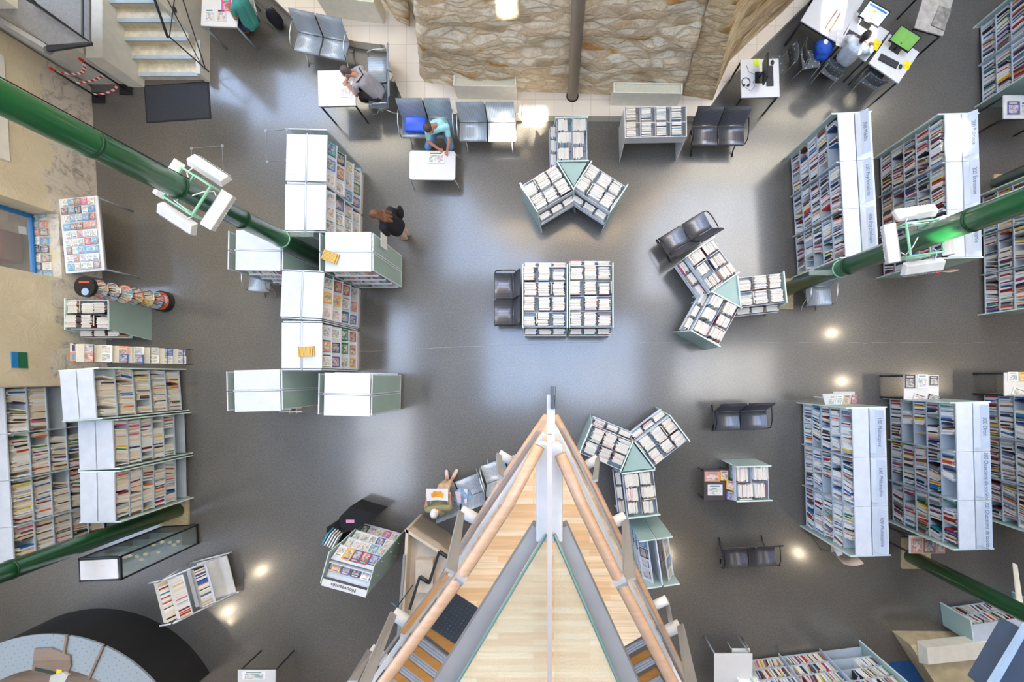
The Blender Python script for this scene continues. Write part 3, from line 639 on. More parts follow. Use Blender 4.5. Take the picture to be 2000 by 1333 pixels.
# ============================================================ TALL BOOKCASES
def tallcase(A, B, Cc, z, bays, tiers, label, where, pal=NONF, dark=False, signs=(), both=True, depth=None, books=True, fills=None, endname=('upper end', 'lower end'), extra=0.):
    o_, ang, Ln, D = rect(A, B, Cc, z)
    if depth: D = depth
    t = thing('bookcase', label, 'bookcase', o_, ang); Mw = W(t)
    dh = D/2 if both else D; g = .012
    tops = [(0, dh-g), (dh+g, D)] if both else [(0, D)]
    for i, (a, b_) in enumerate(tops):
        m_ = MB()
        for k in range(bays): m_.box(k*Ln/bays+.003, (k+1)*Ln/bays-.003, a, b_, z-.03, z)
        m_.build('top_panel', WHITE, t, bevel=.003)
    for x in (-.02, Ln):
        e = MB().box(x, x+.02, -.10, D+.04, 0, z-.02); eo = e.build('end_panel', FROST, t)
        r = MB(); r.box(x-.003, x+.023, -.11, -.09, 0, z-.01); r.box(x-.003, x+.023, -.11, D+.04, z-.03, z-.015); r.build('glass_rim', GEDGE, eo)
    bw = Ln/bays
    for k in range(1, bays): MB().box(k*bw-.012, k*bw+.012, -.06, dh-.02, .05, z-.03).build('divider', SHELFG, t)
    MB().box(0, Ln, dh-.02, dh, .0, z-.03).build('back_panel', SHELFG, t)
    if both: MB().box(.0, Ln, D-.02, D, .02, z-.03).build('far_side', SHELFG, t)
    th = (z-.12)/tiers
    for j in range(tiers):
        zz = .09+j*th
        for k in range(bays):
            MB().box(k*bw+.013, (k+1)*bw-.013, -.0, dh-.022, zz-.02, zz).build('shelf', SHELFG, t)
            if books:
                fl = 1.0 if fills is None else fills.get((j, k), 1.0)
                if random.random() < .07: fl = random.uniform(.6, .85)
                if fl > 0:
                    nm = ('bottom' if j == 0 else 'top' if j == tiers-1 else ORD[j+1])+' shelf'
                    shelf_row('shelf', Mw, k*bw+.03, (k+1)*bw-.03, .01, zz, th-.05, pal, f'{baynm(k, bays)} bay, {nm}, {where}' if bays > 1 else f'{nm}, {where}', endname[0], fill=fl)
    for k, s_ in enumerate(signs):
        if s_ is None: continue
        x0, x1 = k*bw+.03, (k+1)*bw-.08
        y0, z0, y1, z1 = D*.52, z+.0, D*.52+.13, z+.19
        sn = MB().sheet([(x0, y0, z0), (x1, y0, z0), (x1, y1, z1), (x0, y1, z1)], .004).build('sign', ACRY, t)
        f0 = .42; ya, za = y0+(y1-y0)*f0, z0+(z1-z0)*f0
        nrm = Vector((0, -(z1-z0), (y1-y0))).normalized()
        off = nrm*.008
        bd = MB().sheet([Vector((x0, ya, za))+off, Vector((x1, ya, za))+off, Vector((x1, y1, z1))+off, Vector((x0, y1, z1))+off], .002).build('sign_band', mat('sign_band', srgb('#b9c2cf'), .5), sn)
        th_ = math.atan2(z1-z0, y1-y0)
        text(s_, .088, sn, Matrix.Translation(Vector(((x0+x1)/2, (ya+y1)/2, (za+z1)/2))+nrm*.012) @ Matrix.Rotation(th_, 4, 'X'), mat('sign_ink', srgb('#5a626e'), .6))
    return t
# upper right pair (their near faces look towards the middle of the room)
tallcase((1636, 222), (1652, 502), (1701, 222), 1.81, 3, 5, 'tall white bookcase signed Média, Psychanalyse and Psychologie', 'Psychologie bookcase', NONF, signs=('300 Média', '100 Psychanalyse', '100 Psychologie'), fills={(4, 0): .55, (3, 1): .8})
tallcase((1845, 223), (1853, 503), (1910, 222), 1.81, 3, 5, 'tall white bookcase signed Politique and Économie, the green column crossing it', 'Économie bookcase', NONF, signs=('300 Politique', '300 Économie', '300 Économie'))
tallcase((2084, 315), (2090, 590), (2150, 315), 1.81, 3, 5, 'tall bookcase cut by the right frame edge above the middle, behind the Économie one', 'right edge upper bookcase', NONF)
tallcase((2080, -85), (2084, 100), (2150, -85), 1.81, 2, 5, 'tall bookcase in the upper right corner, cut by the frame', 'upper right corner bookcase', NONF)
tallcase((1664.5, 798.6), (1672, 1086.6), (1729.6, 797.4), 1.81, 3, 5, 'tall white bookcase with three Philosophie signs', 'Philosophie bookcase', PALEB+NONF, signs=('100 Philosophie',)*3)
tallcase((1867, 788.4), (1874.5, 1074), (1931.8, 787.5), 1.81, 3, 5, 'tall white bookcase signed Droit and Questions de société', 'Droit bookcase', NONF, signs=('300 Droit', '300 Questions de société', '300 Questions de société'), fills={(4, 0): .7, (1, 0): .6})
tallcase((2087, 778), (2098, 1066), (2150, 778), 1.81, 3, 5, 'tall bookcase cut by the lower right frame edge, behind the Droit one', 'right edge lower bookcase', NONF)
# left group
tallcase((188, 817.6), (180.6, 720.7), (116, 726), 2.05, 1, 5, 'tallest white bookcase at left, beside the wire magazine rack', 'tallest left bookcase', NOVL, endname=('lower end', ''))
tallcase((222.4, 915), (219, 822), (152, 824.5), 1.79, 1, 6, 'middle pale grey bookcase of the left row of three', 'middle left bookcase', NOVL+NONF[:6], fills={(0, 0): 0}, endname=('lower end', ''))
tallcase((224.7, 1019.6), (223, 922.7), (155.6, 924), 1.79, 1, 6, 'nearest-to-column pale grey bookcase of the left row, beside the green pole', 'left bookcase by the green pole', NOVL+NONF[:6], fills={(0, 0): 0}, endname=('lower end', ''))
tallcase((28, 1122), (6, 757), (-60, 757), 1.85, 4, 5, 'long pale grey wall bookcase packed with novels at the far left', 'far left wall bookcase', NOVL, both=False, depth=.34, fills={(2, 3): 0}, endname=('lower end', ''))
# bottom edge shelves (reading down the picture)
tallcase((1801, 1368), (1514, 1403), (1520, 1450), 1.81, 3, 5, 'grey bookcase with leaning books along the bottom edge of the view', 'bottom edge bookcase', NOVL+NONF, both=False, depth=.34, fills={(0, 0): 0, (1, 0): .45, (0, 1): .9})
tallcase((2050, 1200), (1900, 1222), (1905, 1262), .8, 1, 2, 'low grey bookcase at the lower right edge above the beige convector', 'lower right corner low bookcase', NONF, both=False, depth=.4)
# ============================================================ LOW BROWSING BINS
def bin_unit(A, B, Cc, z, label, where, double=False, pal=BIN, cols=3, lower=True):
    o_, ang, Ln, D = rect(A, B, Cc, z)
    t = thing('browsing_bin', label, 'book bin', o_, ang); Mw = W(t)
    for x in (-.018, Ln):
        e = MB(); pro = [(-.17 if lower else -.04, 0), (D+(.17 if double else .04), 0), (D+(.02), z+.02), (-.02, z+.02)]
        e.add([(x, y, zz) for y, zz in pro]+[(x+.018, y, zz) for y, zz in pro], [(3, 2, 1, 0), (4, 5, 6, 7), (0, 1, 5, 4), (1, 2, 6, 5), (2, 3, 7, 6), (3, 0, 4, 7)])
        eo = e.build('end_panel', FROST, t)
        r = MB(); r.box(x-.004, x+.022, -.03, D+.03, z+.0, z+.03); r.tube([(x+.009, -.02, z+.02), (x+.009, -.16 if lower else -.03, .03)], .011, 6); r.build('rim', GEDGE, eo)
    rows = 4 if double else 2
    bk = D/rows; zt = z-.24
    MB().box(0, Ln, .01, D-.01, zt-.02, zt).build('tray', SHELFD, t)
    MB().box(.0, Ln, .1, D-.1, .08, zt-.02).build('base_box', SHELFG, t)
    for k in range(rows+1):
        y = k*bk; MB().box(0, Ln, y-.006, y+.006, zt, z-.12 if 0 < k < rows else z-.08).build('rail', WHITE, t)
    cw = Ln/cols
    for k in range(1, cols): MB().box(k*cw-.004, k*cw+.004, .01, D-.01, zt, z-.14).build('divider', SHELFG, t)
    for r in range(rows):
        for c in range(cols):
            # albums lie along x (width) and stack along y
            y = r*bk+.02; i = 0; full = random.choice([1, 1, 1, .85, .75]); wbase = random.uniform(.70, .86)*cw; xoff = random.uniform(.01, .03)
            zoff = random.uniform(-.03, .04)
            while y < r*bk+bk*full-.03:
                th = random.uniform(.010, .026); i += 1; wd = min(cw-.03, wbase*random.uniform(.93, 1.04)); cc = random.choice(pal)
                M = Mw @ TX(c*cw+xoff+wd+random.uniform(0, .01), y+th/2, zt, random.uniform(-.04, .04)-.05, 0, PI/2)
                REC.append(('bin', M, cc, (th, wd, .25+zoff+random.uniform(-.01, .012)), f'{cc} album, {ORD[i]} of row {NUM[r+1]}, column {NUM[c+1]}, {where}'))
                y += th*1.06
            if random.random() < .4:    # one turned sideways in the gap
                th = .016; cc = random.choice(pal)
                if cw-wbase-xoff > .045:
                    REC.append(('bin', Mw @ TX((c+1)*cw-.022, r*bk+.05, zt, 0, 0, 0), cc, (th, bk*.75, .24), f'{cc} album turned sideways, row {NUM[r+1]}, column {NUM[c+1]}, {where}'))
    if lower:
        for sd in ([0, 1] if double else [0]):
            yy0, yy1 = (-.16, -.005) if sd == 0 else (D+.005, D+.16)
            zl = z-.52
            lt = MB(); lt.box(0, Ln, yy0, yy1, zl-.02, zl); lt.build('lower_tray', SHELFG, t)
            ye = yy0 if sd == 0 else yy1
            rr = MB(); rr.box(0, Ln, ye-.006, ye+.006, zl, zl+.07); rr.box(0, Ln, ye-.006, ye+.006, zl+.12, zl+.145); rr.build('rail', WHITE, t)
            for c in range(cols):
                y = yy0+.02; i = 0
                while y < yy1-.03:
                    th = random.uniform(.012, .03); i += 1; wd = cw*random.uniform(.72, .88); cc = random.choice(pal)
                    REC.append(('bin', Mw @ TX(c*cw+.02+wd, y+th/2, zl, 0, 0, PI/2), cc, (th, wd, .26), f'{cc} album, {ORD[i]} of column {NUM[c+1]}, {"lower" if sd == 0 else "far lower"} tray, {where}'))
                    y += th*1.1
    return t
bin_unit((1022, 638), (1107, 638), (1022, 520), 1.0, 'left half of the double-sided album bin in the middle of the room', 'central bin by the dark bench', True)
bin_unit((1113, 638), (1196, 638), (1113, 517), 1.0, 'right half of the double-sided album bin in the middle of the room', 'central bin on the right side', True)
bin_unit((1087.5, 232), (1089, 315), (1146, 231), 1.0, 'album bin pointing at the wall, top arm of the upper three-armed group', 'upper group top bin', pal=PALEB)
bin_unit((1049, 412), (1119, 370), (1017, 361), 1.0, 'album bin, left arm of the upper three-armed group', 'upper group left bin', pal=PALEB)
bin_unit((1123, 367), (1192, 412), (1151, 315), 1.0, 'album bin, right arm of the upper three-armed group', 'upper group right bin', pal=PALEB)
bin_unit((1342, 502), (1389, 569), (1395.6, 468), 1.0, 'album bin backed onto the tilted dark bench at right', 'right group bench bin')
bin_unit((1393, 572.6), (1352, 646.6), (1444, 604.5), 1.0, 'album bin of the right group with a glass end, lowest of its three arms', 'right group lower bin')
bin_unit((1447, 599), (1535, 590), (1443, 542), 1.0, 'album bin of the right group touching the green column', 'right group column bin')
bin_unit((1234.6, 863.7), (1155.5, 830.6), (1214, 920), 1.0, 'album bin nearest the walkway tip, left arm of the lower group', 'lower group left bin')
bin_unit((1308.6, 814), (1242, 865), (1343, 862.5), 1.0, 'album bin, upper right arm of the lower group', 'lower group right bin')
bin_unit((1217, 926), (1227, 1011.7), (1276.7, 920), 1.0, 'album bin of the lower group standing before the glass-topped rack', 'lower group bottom bin')
def gtop(pts, label, z=.98):
    t = thing('glass_plate', label, 'glass plate', P(*pts[0], z)); q = [P(*p, z)-P(*pts[0], z) for p in pts]
    MB().prism([(v.x, v.y) for v in q], -.012, 0).build('pane', FROST, t)
    b = MB(); b.tube([(0, 0, -.98), (0, 0, -.012)], .012, 8); cen = sum(q, Vector())/len(q); b.tube([(cen.x, cen.y, -.98), (cen.x, cen.y, -.012)], .02, 8); b.build('post', WHITE, t)
gtop([(1092, 318), (1146, 318), (1121, 364)], 'triangular frosted glass plate joining the upper group of bins')
gtop([(1391, 570), (1441, 537), (1445, 599)], 'triangular frosted glass plate joining the right group of bins')
gtop([(1237, 866), (1274, 915), (1216, 922)], 'triangular frosted glass plate joining the lower group of bins')
# shelf label bars lying on albums, sunlit acrylic strip on the top bin
# ============================================================ MAGAZINE RACKS
def mag_rack(A, B, Cc, label, where, z=1.78, prot=(.032, .032)):
    o_, ang, Ln, D = rect(A, B, Cc, z)
    t = thing('magazine_rack', label, 'magazine rack', o_, ang); Mw = W(t); h = D/2
    MB().box(0, Ln, 0, h-.02, z-.03, z).build('top_panel', WHITE, t, bevel=.004); MB().box(0, Ln, h+.02, D, z-.03, z).build('top_panel', WHITE, t, bevel=.004)
    MB().tube([(-.02, h, z-.01), (Ln+.02, h, z-.01)], .018, 8).build('centre_rail', WHITE, t, True)
    MB().box(0, Ln, h-.015, h+.015, .02, z-.03).build('core_panel', SHELFG, t)
    MB().box(0, Ln, .04, D-.04, 0, .09).build('plinth', WHITE2, t)
    for x0 in (-prot[0], Ln+prot[1]-.012):
        for ya, yb in ((.03, h-.02), (h+.02, D-.03)):
            e = MB().box(x0, x0+.012, ya, yb, .12, z-.02).build('end_panel', FROST, t)
            r = MB()
            for zz in (.12, z-.03): r.box(x0-.004, x0+.016, ya-.01, yb+.01, zz-.012, zz+.012)
            for y in (ya, yb): r.box(x0-.004, x0+.016, y-.012, y+.012, .11, z-.02)
            r.build('panel_rim', WHITE, e)
            s_ = MB()
            for zz in (.3, z-.2):
                s_.tube([(x0, (ya+yb)/2, zz), (0 if x0 < 0 else Ln, (ya+yb)/2, zz)], .012, 6)
            s_.build('stud', TUBE, e)
        MB().box(min(0, x0) if x0 < 0 else Ln-.0, 0 if x0 < 0 else x0, .05, D-.05, .1, .14).build('foot_bar', WHITE, t)
    sides = [0, 1]
    for sd in sides:
        for j in range(4):
            zz = .22+j*.39
            lb = MB(); rx = math.radians(72)
            Msd = (Matrix.Identity(4) if sd == 0 else TX(Ln, D, 0, 0, 0, PI))
            S = Msd @ TX(0, .02+.0, zz, rx, 0, 0)
            lb.box(.01, Ln-.01, 0, .33, -.016, -.006, M=S); lb.box(.01, Ln-.01, -.01, .0, -.01, .03, M=S)
            lb.build('sloped_shelf', WHITE, t)
            if sd == 0:
                for k in range(3):
                    w_ = random.uniform(.2, .225); hh = random.uniform(.26, .3)
                    xx = (k+.5)*Ln/3-w_/2
                    tier = ['bottom', 'second', 'third', 'top'][j]
                    if random.random() < .35 : 
                        MB().box(xx-.01, xx+.235, -.0, .31, -.005, -.001, M=S).build('green_backing', mat('green_card', srgb('#1d6b4c'), .6), t)
                    magz(Mw @ S @ TX(xx, .01, 0), w_, hh, f'on {tier} tier, {["left", "middle", "right"][k]} slot, {where}', 'magazines displayed on the racks')
    return t
mag_rack((637, 355), (639.4, 264), (560, 263), 'white magazine rack farthest up the picture in the left cluster', 'uppermost rack', prot=(.032, .12))
mag_rack((636, 450), (637, 361), (557, 360), 'white magazine rack second from the top in the left cluster', 'second rack down')
mag_rack((635, 531), (725, 531), (636, 453), 'white magazine rack right of the green column, a notice on its glass end', 'rack right of column', prot=(.12, .032))
mag_rack((459.5, 528), (547.5, 529.5), (461, 449), 'white magazine rack on the left of the green column', 'rack left of column', prot=(.16, .032))
mag_rack((629, 622), (633, 533), (551, 533), 'white magazine rack just below the green column', 'rack below column')
mag_rack((628.7, 720), (629, 631), (550, 631), 'white magazine rack holding a tan file tray on top, above the bottom pair', 'rack with file tray')
mag_rack((723.6, 730), (634, 728), (631, 812), 'white magazine rack at the bottom right of the left cluster', 'bottom right rack', prot=(.032, .12))
mag_rack((546, 722), (457, 724), (459.5, 805), 'white magazine rack at the bottom left of the left cluster', 'bottom left rack', prot=(.032, .16))
# loose things on those racks
def flat(name, pts, z, m, label, cat, th=.004, group=None):
    q0 = P(*pts[0], z); q = [P(*p, z)-q0 for p in pts]
    o = MB().prism([(v.x, v.y) for v in q], 0, th).build(name, m); o.location = q0; return tag(o, label, cat, group)
flat('paper_sheet', [(561, 310), (582, 310), (581, 341), (560, 341)], 1.785, PAPER, 'blank white sheet lying on the uppermost magazine rack', 'paper')
nb = MB().box(0, .012, 0, .28, 0, .32).build('notice', PAPER); nb.matrix_world = Matrix.Translation(P(744, 490, 1.2)) @ TX(0, 0, 0, 0, 0, 0); nb.location.x = P(726, 490, 1.78).x+.075
tag(nb, 'white notice fixed to the glass end of the rack right of the column', 'notice')
def tray(px, py, rz, label):
    t = thing('file_tray', label, 'file tray', P(px, py, 1.782), rz)
    MB().box(-.14, .14, -.1, .1, 0, .015).build('base', YEL, t); b = MB()
    for k in range(10): b.box(-.12+k*.024, -.105+k*.024, -.095, .095, .015, .07, M=None)
    b.build('folders', YEL, t); MB().box(-.14, -.125, -.1, .1, 0, .09).build('side', YEL, t); MB().box(.125, .14, -.1, .1, 0, .05).build('side', YEL, t)
tray(601, 687, .05, 'tan tray of folders on top of the lower magazine rack'); tray(648, 503, -.35, 'tan tray of folders on top of the rack right of the column')
t = thing('newspaper_stand', 'narrow white stand holding newspapers on sticks between the two bottom racks', 'stand', P(612, 779, 0))
pz = P(612, 779, 1.0)
for x in (.05, .2): MB().box(x-.01, x+.01, -.26, .26, 0, 1.05).build('upright', WHITE2, t)
for k in range(6):
    zz = 1.02-k*.0; o = MB(); o.box(-.15, .33, -.012, .012, -.01, .012, 0); o.box(-.1, .3, -.006, .006, -.33, -.01, 1)
    o = o.build('newspaper', [mat('pale_wood', srgb('#e6cfa8'), .6), mat('newsprint', srgb('#cfc9bd'), .8)])
    o.location = Vector((t.location.x, t.location.y-.22+k*.088, 1.065)); o.rotation_euler = (0, 0, random.uniform(-.06, .06))
    tag(o, f'newspaper hung on a pale wooden stick, {ORD[6-k]} from the top of the bundle', 'newspaper', 'newspapers between the bottom racks')
# floor box outlines
for pts, lb in (([(519, 256), (560, 253), (561, 313), (522, 316)], 'thin metal floor-box outline beside the uppermost magazine rack'), ([(374, 290), (434, 285), (437, 344), (378, 348)], 'thin metal floor-box outline below the upper left column lights')):
    t = thing('floor_outline', lb, 'floor hatch', P(*pts[0], .0)); q = [P(*p)-P(*pts[0]) for p in pts]; b = MB(); 
    for i in range(4): b.tube([q[i]+Vector((0, 0, .003)), q[(i+1) % 4]+Vector((0, 0, .003))], .006, 4)
    b.build('strip', mat('strip_grey', srgb('#8f9092'), .5), t); b = MB()
    for v in q: b.box(v.x-.03, v.x+.03, v.y-.03, v.y+.03, 0, .004)
    b.build('corner_plate', mat('plate_grey', srgb('#a4a5a7'), .5), t)
# ============================================================ BENCHES
def bench(A, B, n, label, dark=False, z=.44, group=None):
    a, b_ = P(*A, z), P(*B, z); d = b_-a; Ln = math.hypot(d.x, d.y); ang = math.atan2(d.y, d.x)
    t = thing('beam_bench' if n > 1 else 'metal_chair', label, 'bench' if n > 1 else 'chair', (a.x, a.y, 0), ang)
    sm = STEEL_D if dark else STEEL_L; tm = TUBED if dark else TUBE; sw = Ln/n
    prof_s = [(.0, z-.05), (.0, z-.015), (.02, z), (.12, z-.005), (.3, z-.03), (.41, z-.02)]
    prof_b = [(.42, z-.01), (.45, z+.03), (.49, z+.16), (.55, z+.33), (.59, z+.41), (.62, z+.42)]
    def ext(prof, x0, x1):
        m_ = MB(); th = .012; vs = []; 
        for x in (x0, x1):
            for y, zz in prof: vs.append((x, y, zz))
            for y, zz in prof: vs.append((x, y+th*.3, zz-th))
        k = len(prof); fs = []
        for i in range(k-1):
            fs.append((i, i+1, 2*k+i+1, 2*k+i)[::-1]); fs.append((k+i, k+i+1, 3*k+i+1, 3*k+i))
            fs.append((i, k+i, k+i+1, i+1)); fs.append((2*k+i, 2*k+i+1, 3*k+i+1, 3*k+i))
        fs.append((0, 2*k, 3*k, k)); fs.append((k-1, 2*k-1, 4*k-1, 3*k-1))
        m_.add(vs, fs); return m_
    for k in range(n):
        x0, x1 = k*sw+.018, (k+1)*sw-.018
        ext(prof_s, x0, x1).build('seat', sm, t, True); ext(prof_b, x0, x1).build('backrest', sm, t, True)
    MB().box(.05, Ln-.05, .2, .26, z-.13, z-.07).build('beam', tm, t)
    if n > 1:
        for k in range(1, n): MB().tube([(k*sw, .03, z-.03), (k*sw, .25, z-.05), (k*sw, .42, z-.02), (k*sw, .5, z+.2), (k*sw, .58, z+.4)], .014, 6).build('joint_strap', TUBED, t)
    for x in (-.0, Ln):
        MB().tube([(x, .02, z-.02), (x, .06, z+.13), (x, .2, z+.2), (x, .4, z+.21), (x, .5, z+.2)], .013, 8).build('armrest', tm, t, True)
        MB().tube([(x+(.12 if x == 0 else -.12), -.06, .015), (x+(.12 if x == 0 else -.12), .05, .05), (x+(.1 if x == 0 else -.1), .22, z-.1), (x+(.12 if x == 0 else -.12), .42, .06), (x+(.12 if x == 0 else -.12), .55, .015)], .015, 8).build('leg', tm, t, True)
    return t
bench((572, 97), (675, 118), 2, 'pale steel two-seat bench by the beige convector, black backpack beside it')
bench((717, 110), (720, 213), 2, 'pale steel two-seat bench turned sideways under the man in grey')
bench((783, 268), (888, 268), 2, 'pale steel two-seat bench with the blue cushion and the man in turquoise')
bench((896, 275), (1008, 275), 2, 'empty pale steel two-seat bench half in the sun patch')
bench((1350, 283), (1455, 283), 2, 'dark steel two-seat bench beside the white comics crate near the wall', True)
bench((1374, 412), (1284, 467), 2, 'dark steel two-seat bench set at an angle behind the right bin group', True)
bench((965, 532), (965, 637), 2, 'dark steel two-seat bench at the left end of the central bins', True)
bench((1394, 842), (1500, 839), 2, 'dark steel two-seat bench standing alone above the small dark table', True)
bench((1410, 1112), (1517, 1106), 2, 'dark steel two-seat bench standing alone near the bottom right', True)
bench((935, 924), (840, 962), 2, 'pale steel two-seat bench under the reading man and the blue backpack')
bench((1032, 880), (937, 912), 2, 'pale steel two-seat bench half hidden under the walkway')
bench((1575, 598), (1626, 596), 1, 'pale single steel seat standing under the right green column')
bench((483, 569), (527, 571), 1, 'pale single steel seat peeking out beside the left magazine rack')
# ============================================================ TABLES
def table(A, B, Cc, z, label, leg=TUBE, name='table', r=.02, inset=.03, top=TABW, th=.03, round_=0., splay=0., cat='table', edge=None):
    o_, ang, Ln, D = rect(A, B, Cc, z); t = thing(name, label, cat, o_, ang)
    if round_:
        q_ = []
        for cx, cy, a0 in ((Ln-.07, .07, -90), (Ln-.07, D-.07, 0), (.07, D-.07, 90), (.07, .07, 180)):
            for i in range(6): a_ = math.radians(a0+i*18); q_.append((cx+.07*math.cos(a_), cy+.07*math.sin(a_)))
        MB().prism(q_, z-th, z).build('tabletop', top, t, bevel=.005)
    else: MB().box(0, Ln, 0, D, z-th, z).build('tabletop', top, t, bevel=.006)
    for x in (inset, Ln-inset):
        for y in (inset, D-inset):
            sx, sy = (-splay if x == inset else splay), (-splay if y == inset else splay)
            MB().tube([(x, y, z-th), (x+sx, y+sy, .0)], r, 8).build('leg', leg, t, True)
    for ya in (inset, D-inset): MB().box(inset, Ln-inset, ya-.01, ya+.01, z-th-.05, z-th).build('apron', leg, t)
    return t
table((392, 50), (463, 53), (392, -40), .75, 'white reading table at the top left edge with magazines', mat('grey_table_leg', srgb('#8c9298'), .5), r=.024)
table((622, 208), (695, 206), (622, 138), .74, 'white square table before the man in grey', TUBED, r=.02)
table((799, 351), (889, 352), (799, 294), .47, 'low white rounded coffee table before the man in turquoise', TUBE, r=.014, round_=.03, splay=.06)
table((1448, 191), (1523, 189), (1448, 116), .75, 'white computer desk near the ledge with screen, keyboard and headphones', TUBED, 'desk', r=.022)
table((464, 1400), (538, 1400), (466, 1310), .75, 'small white-topped table with black frame at the bottom edge', BLACK, r=.018)
table((1395, 1400), (1470, 1400), (1393, 1278), .75, 'white table standing at the bottom edge beside the white chair', mat('grey_table_leg'
 , srgb('#8c9298'), .5), r=.018)
def chair(px, py, rz, label, shell, tube, z=.45):
    t = thing('chair', label, 'chair', P(px, py, 0), rz)
    MB().sheet([(-.2, -.2, z), (.2, -.2, z), (.21, .2, z-.01), (-.21, .2, z-.01)], -.02).build('seat', shell, t, bevel=.006)
    bk = MB(); n = 6; vs = []; 
    for i in range(n+1):
        x = -.22+.44*i/n; c = .05*(1-(x/.22)**2)
        for (y, zz) in ((.2+c, z+.16), (.27+c, z+.42)):
            vs.append((x, y, zz)); vs.append((x, y+.015, zz))
    fs = []
    for i in range(n):
        a = i*4; b = a+4
        fs += [(a, b, b+2, a+2), (a+1, a+3, b+3, b+1), (a+2, b+2, b+3, a+3), (a, a+1, b+1, b)]
    fs += [(0, 2, 3, 1), (n*4, n*4+1, n*4+3, n*4+2)]
    bk.add(vs, fs).build('backrest', HOLES_V if shell is HOLES else shell, t, True)
    for x in (-.2, .2):
        MB().tube([(x, -.19, 0), (x, -.17, z-.02)], .011, 6).build('leg', tube, t, True)
        MB().tube([(x, .3, 0), (x, .2, z-.02), (x, .27, z+.38)], .011, 6).build('leg', tube, t, True)
    return t
WCH = mat('white_chair_shell', srgb('#e6e6e4'), .4)
chair(507, 48, -PI/2+.25, 'white plastic chair under the person in teal', WCH, TUBE)
chair(1494, 152, -PI/2, 'grey perforated chair tucked at the right of the ledge desk', HOLES, TUBE)
def chairb(px, py, fx, fy, label):      # placed by where its backrest stands
    b_ = P(px, py, .8); n = math.hypot(fx, fy); fx, fy = fx/n, fy/n; q = b_+Vector((fx, fy, 0))*.27
    o = chair(0, 0, math.atan2(fx, -fy), label, HOLES, TUBE); o.location = (q.x, q.y, 0); return o
chairb(1577, 96, 1, .12, 'grey perforated chair holding the blue jacket')
chairb(1633, 134, .55, .83, 'grey perforated chair under the person in white')
chairb(1714, 153, .5, .86, 'grey perforated chair empty before the green-screened computer')
chair(1432, 1262, PI, 'white plastic chair pushed against the table at the bottom edge', WCH, TUBE)
wch = mat('beige_ply', srgb('#c9b09b'), .5)
chair(1790, 521, PI, 'beige plywood chair behind the Économie bookcase', wch, TUBE); chair(1619, 1048, PI, 'beige plywood chair below the Philosophie bookcase', wch, TUBE)
# ============================================================ WALKWAY PROW
DZ, RZ = 7.2, 8.3
wk = thing('walkway', 'pointed overhead walkway with beech strip deck, wooden handrails and grey steel brackets', 'walkway')
def w3(px, py, z): return P(px, py, z)
ap = (1077, 806)
dk = [P(*q, DZ) for q in [ap, (1200, 1042), (1240, 1119), (1290, 1222), (1215, 1266), (1215, 1400), (812, 1400), (890, 1282), (890, 1259), (842, 1226), (862, 1126), (987, 934)]]
MB().prism([(v.x, v.y) for v in dk], DZ-.10, DZ).build('deck', DECK, wk)
# stair flights running down on both outer sides
for quad, stp, nn in (([(815, 1259.5), (823.5, 1246.5), (878, 1287.5), (869, 1301.5)], (-19.5, 25.5), 7), ([(1217, 1270), (1222, 1283), (1263, 1260), (1255, 1249)], (17, 37), 5)):
    for k in range(nn):
        z = DZ-.045*(k+1); c4 = [P(x+stp[0]*k, y+stp[1]*k, z) for x, y in quad]
        tr = MB()
        for e in range(3):
            a_, b2 = e/3+.02, (e+1)/3-.04
            e0, e1 = (c4[0].lerp(c4[1], a_), c4[3].lerp(c4[2], a_)); f0_, f1_ = (c4[0].lerp(c4[1], b2), c4[3].lerp(c4[2], b2))
            tr.prism([(e0.x, e0.y), (e1.x, e1.y), (f1_.x, f1_.y), (f0_.x, f0_.y)], z-.02, z)
        tr.build('stair_tread', ALU, wk)
        n_ = [P(x+stp[0]*(k+.55), y+stp[1]*(k+.55), z-.03) for x, y in quad]
        MB().prism([(v.x, v.y) for v in n_], z-.045, z-.03).build('stair_riser', BROWNW, wk)
q = [P(*p, DZ+.002) for p in [(883, 1154), (937, 1190), (890, 1258), (839, 1225)]]
tag(MB().prism([(v.x, v.y) for v in q], DZ+.002, DZ+.012).build('studded_mat', STUD), 'dark studded rubber mat at the head of the walkway stairs', 'mat')
q = [P(*p, DZ) for p in [(839, 1226), (890, 1259), (882, 1280), (831, 1240)]]
MB().prism([(v.x, v.y) for v in q], DZ-.1, DZ).build('landing_edge', BROWNW, wk)
def rail3(name, pts, r, m, n=16): return MB().tube(pts, r, n).build(name, m, wk, True)
# timber edge tubes at deck level
rail3('edge_rail', [P(1068, 812, DZ), P(984, 936, DZ), P(895, 1080, DZ)], .028, RAILW)
rail3('edge_rail', [P(1084, 812, DZ), P(1155, 941, DZ), P(1240, 1116, DZ), P(1341, 1333, DZ), P(1380, 1415, DZ)], .028, RAILW)
MB().sheet([P(1070, 822, DZ-.02), P(905, 1078, DZ-.02), P(897, 1072, DZ-.02), P(1066, 812, DZ-.02)], -.05).build('edge_board', RAILW, wk)
MB().sheet([P(1080, 812, DZ-.02), P(1180, 1010, DZ-.02), P(1170, 1016, DZ-.02), P(1078, 832, DZ-.02)], .05).build('edge_board', RAILW, wk)
MB().sheet([P(882, 1100, DZ-.05), P(800, 1206, DZ-.05), P(806, 1212, DZ-.05), P(889, 1106, DZ-.05)], .2).build('stair_stringer', BROWNW, wk)
MB().sheet([P(1202, 1062, DZ-.25), P(1360, 1390, DZ-.5), P(1335, 1390, DZ-.5), P(1188, 1062, DZ-.25)], -.1).build('stair_stringer', BROWNW, wk)
